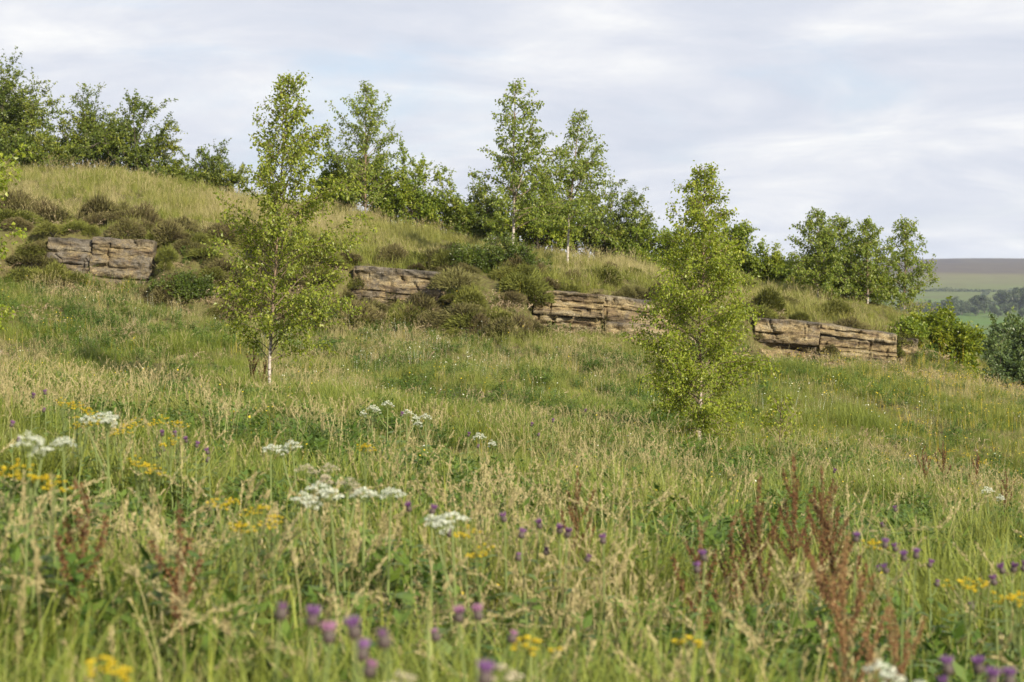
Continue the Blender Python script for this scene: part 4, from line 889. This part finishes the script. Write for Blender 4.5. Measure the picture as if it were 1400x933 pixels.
def kind_ragwort(seed, H=0.7, spread=.07, nh=11):
    rs = np.random.RandomState(seed); parts = []; g = Geo(); gf = Geo()
    tube(g, [(0, 0, -.05), (rs.normal(0, .02), 0, H * .5), (0, 0, H - .16)], [.005, .0045, .003], 5)
    for k in range(nh):
        a = k * 2.399; q = spread * math.sqrt((k + .4) / nh); e = np.array([math.cos(a) * q, math.sin(a) * q, H - rs.uniform(0, .05) - .35 * q])
        s = np.array([0, 0, H - rs.uniform(.15, .24)]); tube(g, [s, (s + e) / 2 + [e[0] * .25, e[1] * .25, 0], e], [.0025, .002, .0015], 3)
        for f in range(3):
            c = e + np.r_[rs.normal(0, .016, 2), rs.normal(0, .006)]; n = 10; th = np.arange(n) * 2 * math.pi / n + rs.rand()
            leaves(gf, np.tile(c, (n, 1)), np.c_[np.cos(th), np.sin(th), np.full(n, .12) + rs.normal(0, .1, n)], np.tile([0, 0, 1.], (n, 1)), .011, .006, rs.rand(n), .05)
            zz = np.array([-.004, 0, .003]); tube(gf, c + np.c_[zz * 0, zz * 0, zz], [.002, .005, .002], 6, rnd=.5)
    st = ('stem', g.mesh('stem', M['stem'], True), Matrix(), []); parts.append(st)
    parts.append(('flower_cluster', gf.mesh('flower_cluster', M['petal_yellow']), Matrix(), []))
    lf = lance_leaf('leaf', .11, .028, seed, M['plant_leaf'], 4)
    for k in range(9): parts.append(('leaf', lf, Matrix.Translation((0, 0, H * (.12 + .075 * k))) @ Matrix.Rotation(k * 2.4, 4, 'Z') @ Matrix.Scale(1.2 - .08 * k, 4), []))
    return H, parts
def kind_dock(seed, H=0.95, nb=9, mat='dock_seed', wide=1.0, dens=820):
    rs = np.random.RandomState(seed); parts = []; g = Geo()
    main = grow((0, 0, -.05), (rs.normal(0, .03), rs.normal(0, .03), 1), H + .05, 8, 0, .015, rs); main[-1, :2] *= .3
    tube(g, main, np.linspace(.0065, .002, 9), 5); parts.append(('stem', g.mesh('stem', M['dark_stem'], True), Matrix(), []))
    def spike(pts, dens, s0):
        gg = Geo(); tube(gg, pts, np.linspace(.003, .0012, len(pts)), 4, rnd=.2)
        L = np.linalg.norm(np.diff(pts, axis=0), axis=1).sum(); n = int(L * (1 - s0) * dens); s = s0 + (1 - s0) * rs.rand(n)
        s = s0 + (1 - s0) * (np.floor((s - s0) / (1 - s0) * 12) / 12 + rs.normal(0, .022, n)); p, d = sample(pts, s)
        out = unit(rs.normal(0, 1, (n, 3))); w = .012 * (1.15 - .8 * np.clip(s, 0, 1))
        leaves(gg, p + out * (w * rs.uniform(.2, 1, n))[:, None], out + [0, 0, -.5], rs.normal(0, 1, (n, 3)), .010 * rs.uniform(.7, 1.3, n), .008, rs.rand(n), .1); return gg.mesh('seed_spike', M[mat])
    parts.append(('seed_spike', spike(main[4:], dens * 1.1, 0.05), Matrix(), []))
    for k in range(nb):
        s = .38 + .45 * k / nb; p, d = sample(main, np.array([s])); a = k * 2.399 + rs.normal(0, .3)
        br = grow(p[0], unit(np.array([math.cos(a) * .75 * wide, math.sin(a) * .75 * wide, .8])), H * rs.uniform(.20, .36) * (1.2 - .65 * (s - .38) / .45), 6, -.75, .05, rs)
        parts.append(('seed_spike', spike(br, dens, .12), Matrix(), []))
    lf = lance_leaf('leaf', .24, .04, seed, M['plant_leaf'], 0, .7)
    for k in range(5): parts.append(('leaf', lf, Matrix.Translation((0, 0, H * (.05 + .07 * k))) @ Matrix.Rotation(k * 2.4 + seed, 4, 'Z') @ Matrix.Scale(1.15 - .12 * k, 4), []))
    return H, parts
def put(name, kind, u, v, label, cat, group=None, s=1.0, Y=None):
    H, parts = kind
    if Y is None: x, y, z = by_height(u, v, H * s)
    else:
        x, y, z = on_ground(u, Y); s = max(.2, ((VH - v) / F * Y - z) / H)
    e = tag(obj(name, None, loc=(x, y, z), rot=(0, 0, (u * 0.37) % 6.28), scale=s), label, cat, group)
    for nm, me, mx, subs in parts:
        o = obj(nm, me, e); o.matrix_local = mx
        if nm in ('seed_spike', 'umbel', 'flower_cluster'): pass
        for n2, m2, x2 in subs: q = obj(n2, m2, o); q.matrix_local = x2
    return e
TH = [kind_thistle(700 + k, .85, 'petal_purple', True, k % 2) for k in range(3)]; TB = [kind_thistle(710 + k, .85, 'petal_dusky', False, 0) for k in range(2)]; TP = [kind_thistle(720, .8, 'petal_pink', True, 1)]
TK = [kind_thistle(724 + k, .66, 'petal_dusky', True, k) for k in range(2)]
# thistles: column, row of head, model, scale
for i, (u, v) in enumerate(((425, 828), (487, 848), (662, 906))):
    put('thistle', TH[i % 3], u, v, 'thistle with open purple head among blurred straw grass stems', 'thistle', 'thistles in the tall straw grass', 1.12)
for u, v in ((383, 812), (527, 860)):
    put('thistle', TB[u % 2], u, v, 'thistle with dark unopened bud among blurred straw grass stems', 'thistle', 'budding thistles in the tall straw grass', 1.14)
put('thistle', TP[0], 450, 846, 'thistle with faded pink head between two purple thistles', 'thistle', s=1.15)
for u, v in ((655, 826), (627, 832)): put('thistle', TP[0], u, v, 'small thistle with dull pink heads in the straw grass', 'thistle', 'dull pink thistles', 1.1)
for i, (u, v) in enumerate(((1297, 898), (1338, 897), (1355, 918), (1380, 914))):
    put('thistle', TH[i % 3], u, v, 'bright mauve thistle in the close group beside the white yarrow', 'thistle', 'close group of mauve thistles', 1.12)
put('thistle', TH[1], 963, 752, 'thistle with one purple head against a brown dock spike', 'thistle', s=1.0)
put('thistle', TH[0], 1170, 726, 'thistle with purple head behind the pale slender dock', 'thistle', s=1.0)
for i, (u, v) in enumerate(((1210, 737), (1225, 744), (1252, 750), (1270, 765), (1236, 757))):
    put('thistle', TK[i % 2] if i % 2 else TH[i % 3], u, v, 'thistle in the purple row between the docks and the ragwort', 'thistle', 'purple row of thistles', 1.0)
for i, (u, v) in enumerate(((1372, 772), (1385, 768), (1398, 770), (1360, 785))):
    put('thistle', TK[i % 2], u, v, 'dull purple thistle in the cluster just past the ragwort clump', 'thistle', 'dull purple thistle cluster', 1.1)
for i, (u, v) in enumerate(((560, 685), (590, 688), (690, 702), (738, 710), (765, 716), (775, 723), (825, 728), (712, 720))):
    put('thistle', TK[i % 2], u, v, 'small purple thistle in the line behind the large white umbel', 'thistle', 'line of small purple thistles', 1.1)
for i, (u, v) in enumerate(((222, 586), (240, 590), (255, 598), (268, 603), (285, 612), (15, 577), (62, 532), (45, 538))):
    put('thistle', TK[i % 2], u, v, 'small purple thistle near the triple white umbel and ragwort', 'thistle', 'purple thistles near the triple umbel', 1.0)
for i, (u, v) in enumerate(((548, 563), (726, 578), (756, 572), (640, 590), (800, 560), (1225, 690), (1140, 640))):
    put('thistle', TK[i % 2], u, v, 'far small thistle with dull head standing above tan grass', 'thistle', 'far thistles in tan grass', .95)
# white umbels
HG = kind_hogweed(730, .9, .062, 15, 'petal_white', 3); H1 = kind_hogweed(731, .85, .05, 13); H2 = kind_hogweed(732, .85, .048, 12, 'petal_white', 2); HC = kind_hogweed(733, .8, .055, 12, 'petal_cream', 2); YC = kind_hogweed(737, .85, .036, 7, 'petal_cream', 1); YS = kind_hogweed(736, .85, .036, 7, 'petal_white', 3); YA = kind_hogweed(734, .55, .05, 12, 'petal_white', 2)
put('hogweed', HG, 145, 566, 'triple-headed white hogweed standing tall among yellow ragwort', 'umbel flower', s=1.0)
put('hogweed', H2, 40, 600, 'white hogweed with slanting flat head beside the triple-headed one', 'umbel flower')
put('hogweed', H1, 87, 600, 'small white hogweed head between the slanting one and the triple-headed one', 'umbel flower', s=.95)
for i, (u, v) in enumerate(((370, 609), (400, 606))): put('hogweed', (H1, H2)[i], u, v, 'white hogweed head beside the purple thistles in green grass', 'umbel flower', 'pair of white hogweeds', .9)
for i, (u, v) in enumerate(((437, 660), (498, 668), (534, 671), (452, 672))): put('hogweed', (H2, H1, H1, H2)[i], u, v, 'white hogweed in the row of flat heads before the thistle line', 'umbel flower', 'row of white hogweeds', 1.0)
put('hogweed', HG, 618, 703, 'large white hogweed with crowded heads above a small ragwort', 'umbel flower', s=.98)
for i, (u, v) in enumerate(((420, 638), (450, 634), (475, 655))): put('hogweed', HC, u, v, 'cream faded hogweed head behind the row of white ones', 'umbel flower', 'faded cream hogweeds', .9)
for i, (u, v) in enumerate(((510, 556), (530, 550), (556, 562), (582, 568))): put('yarrow', YA, u, v, 'low white yarrow in the far drift below the tall meadow birch', 'umbel flower', 'far drift of white yarrow', 1.0)
put('yarrow', YA, 655, 595, 'single white yarrow in tan grass', 'umbel flower', s=1.0)
put('yarrow', YA, 1350, 668, 'single white yarrow beside a dark dead stalk', 'umbel flower', s=1.0)
put('yarrow', YS, 1203, 908, 'small white yarrow with three heads beside the mauve thistles', 'umbel flower', s=1.0)
for u, v in ((548, 918), (690, 912)): put('hogweed', YC, u, v, 'blurred cream flower head low among the straw grass', 'umbel flower', 'blurred cream heads', .95)
# ragwort
RW = [kind_ragwort(740 + k, .7, .035 + .012 * k, 6 + k) for k in range(3)]; RS = kind_ragwort(748, .7, .018, 3); RL = kind_ragwort(745, .75, .075)
put('ragwort', RL, 1325, 783, 'large yellow ragwort clump beside the dull purple thistles', 'ragwort', s=1.05)
for i, (u, v) in enumerate(((88, 544), (104, 546), (118, 552), (130, 566), (112, 572), (165, 580), (180, 570))): put('ragwort', RW[i % 3], u, v, 'yellow ragwort close behind the triple-headed hogweed', 'ragwort', 'ragworts behind the triple hogweed', 1.05)
for i, (u, v) in enumerate(((190, 622), (206, 630), (215, 566), (232, 596), (245, 572))): put('ragwort', RW[i % 3], u, v, 'yellow ragwort beside the small purple thistles', 'ragwort', 'ragworts beside the thistles', 1.05)
for i, (u, v) in enumerate(((38, 636), (70, 645), (10, 625))): put('ragwort', RW[i % 3], u, v, 'yellow ragwort just above a small brown dock', 'ragwort', 'ragworts above the small dock', 1.1)
put('ragwort', RL, 305, 674, 'wide yellow ragwort behind the leaning brown dock', 'ragwort', s=.95)
for u, v in ((350, 690), (330, 708), (372, 702)): put('ragwort', RW[1], u, v, 'pale ragwort beside the wide yellow ragwort', 'ragwort', 'pale ragworts', 1.0)
put('ragwort', RW[1], 500, 602, 'yellow ragwort behind the faded cream hogweeds', 'ragwort', s=1.1)
for u, v in ((635, 722), (655, 735)): put('ragwort', RW[0], u, v, 'yellow ragwort right under the large crowded hogweed', 'ragwort', 'ragworts under the hogweed', 1.0)
for u, v in ((140, 882), (162, 888)): put('ragwort', RS, u, v, 'blurred yellow ragwort low in lush grass', 'ragwort', 'blurred ragworts', 1.15)
for u, v in ((715, 862), (735, 866)): put('ragwort', RS, u, v, 'small ragwort with few yellow flowers in plain green grass', 'ragwort', 'small ragworts in green grass', 1.15)
put('ragwort', RS, 945, 858, 'small yellow ragwort below the dock and thistle pair', 'ragwort', s=1.15)
put('ragwort', RW[1], 1195, 733, 'pale yellow ragwort at the end of the purple thistle row', 'ragwort', s=1.05)
for u, v in ((1385, 800), (1395, 812)): put('ragwort', RW[1], u, v, 'ragwort half hidden under the dull purple thistle cluster', 'ragwort', 'ragworts under the thistle cluster', 1.05)
for u, v in ((1275, 622), (1300, 612), (1322, 618), (1345, 628)): put('ragwort', RW[2], u, v, 'far orange-yellow ragwort in the rusty patch of the slope', 'ragwort', 'far ragworts in the rusty patch', .8)
# docks
DK = [kind_dock(750 + k, .95, 7 + k, 'dock_seed', .75 + .1 * k) for k in range(4)]; DP = kind_dock(756, .95, 10, 'dock_seed_pale', .8); DS = [kind_dock(757 + k, .6, 5, 'dock_seed', .8, 640) for k in range(2)]
for i, (u, v, s) in enumerate(((1043, 642, .94), (1084, 616, 1.0), (1121, 632, .92), (1153, 652, 1.0))):
    put('dock_plant', DK[i], u, v, 'tall branched rusty brown dock in the dense group of docks', 'dock plant', 'dense group of rusty docks', s)
put('dock_plant', DP, 1166, 726, 'pale slender dock in front of the dense dock group', 'dock plant', s=1.0)
put('dock_plant', DP, 1208, 805, 'short pale dock beside the pale slender one', 'dock plant', s=.9)
put('dock_plant', DS[0], 1013, 696, 'small purple-brown dock spike at the edge of the dock group', 'dock plant', s=1.15)
put('dock_plant', DS[1], 952, 704, 'narrow brown dock spike beside a single thistle', 'dock plant', s=1.2)
put('dock_plant', DK[2], 793, 642, 'orange-brown dock alone behind the thistle line', 'dock plant', s=.8)
put('dock_plant', DS[1], 90, 645, 'small reddish dock under the yellow ragworts', 'dock plant', s=1.3)
put('dock_plant', DS[0], 243, 680, 'leaning reddish dock before the wide yellow ragwort', 'dock plant', s=1.3)
for u, v, Y in ((344, 470, 25.6), (357, 484, 25.4)): put('dock_plant', DS[0], u, v, 'small rusty dock at the foot of the tall meadow birch', 'dock plant', 'docks at the birch foot', Y=Y)
for u, v, Y in ((1268, 608, 20.5), (1290, 600, 21.0), (1330, 612, 20.5)): put('dock_plant', DS[1], u, v, 'far rusty dock in the ragwort patch of the slope', 'dock plant', 'far rusty docks', Y=Y)
put('dock_plant', DS[0], 1372, 640, 'dark dead dock stalk beside a single white yarrow', 'dock plant', s=1.0)

# ------------------------------------------------------------------ haze
hz = [(-2800, -120, -70), (2800, 3500, 75)]
(a0, b0, c0), (a1, b1, c1) = hz
vv = [(x, y, z) for z in (c0, c1) for y in (b0, b1) for x in (a0, a1)]
hq = [(0, 2, 3, 1), (4, 5, 7, 6), (0, 1, 5, 4), (2, 6, 7, 3), (0, 4, 6, 2), (1, 3, 7, 5)]
hm_, ht, ho = new_mat('haze_air')
pv = nd(ht, 'ShaderNodeVolumePrincipled'); pv.inputs['Color'].default_value = (0.72, 0.82, 1.0, 1); pv.inputs['Density'].default_value = 0.00012
pv.inputs['Anisotropy'].default_value = 0.0
lk(ht, pv.outputs[0], ho.inputs['Volume'])
tag(obj('haze', mesh_np('haze', vv, hq, None, None, hm_)), 'thin blue air over the valley', 'haze', kind='stuff')
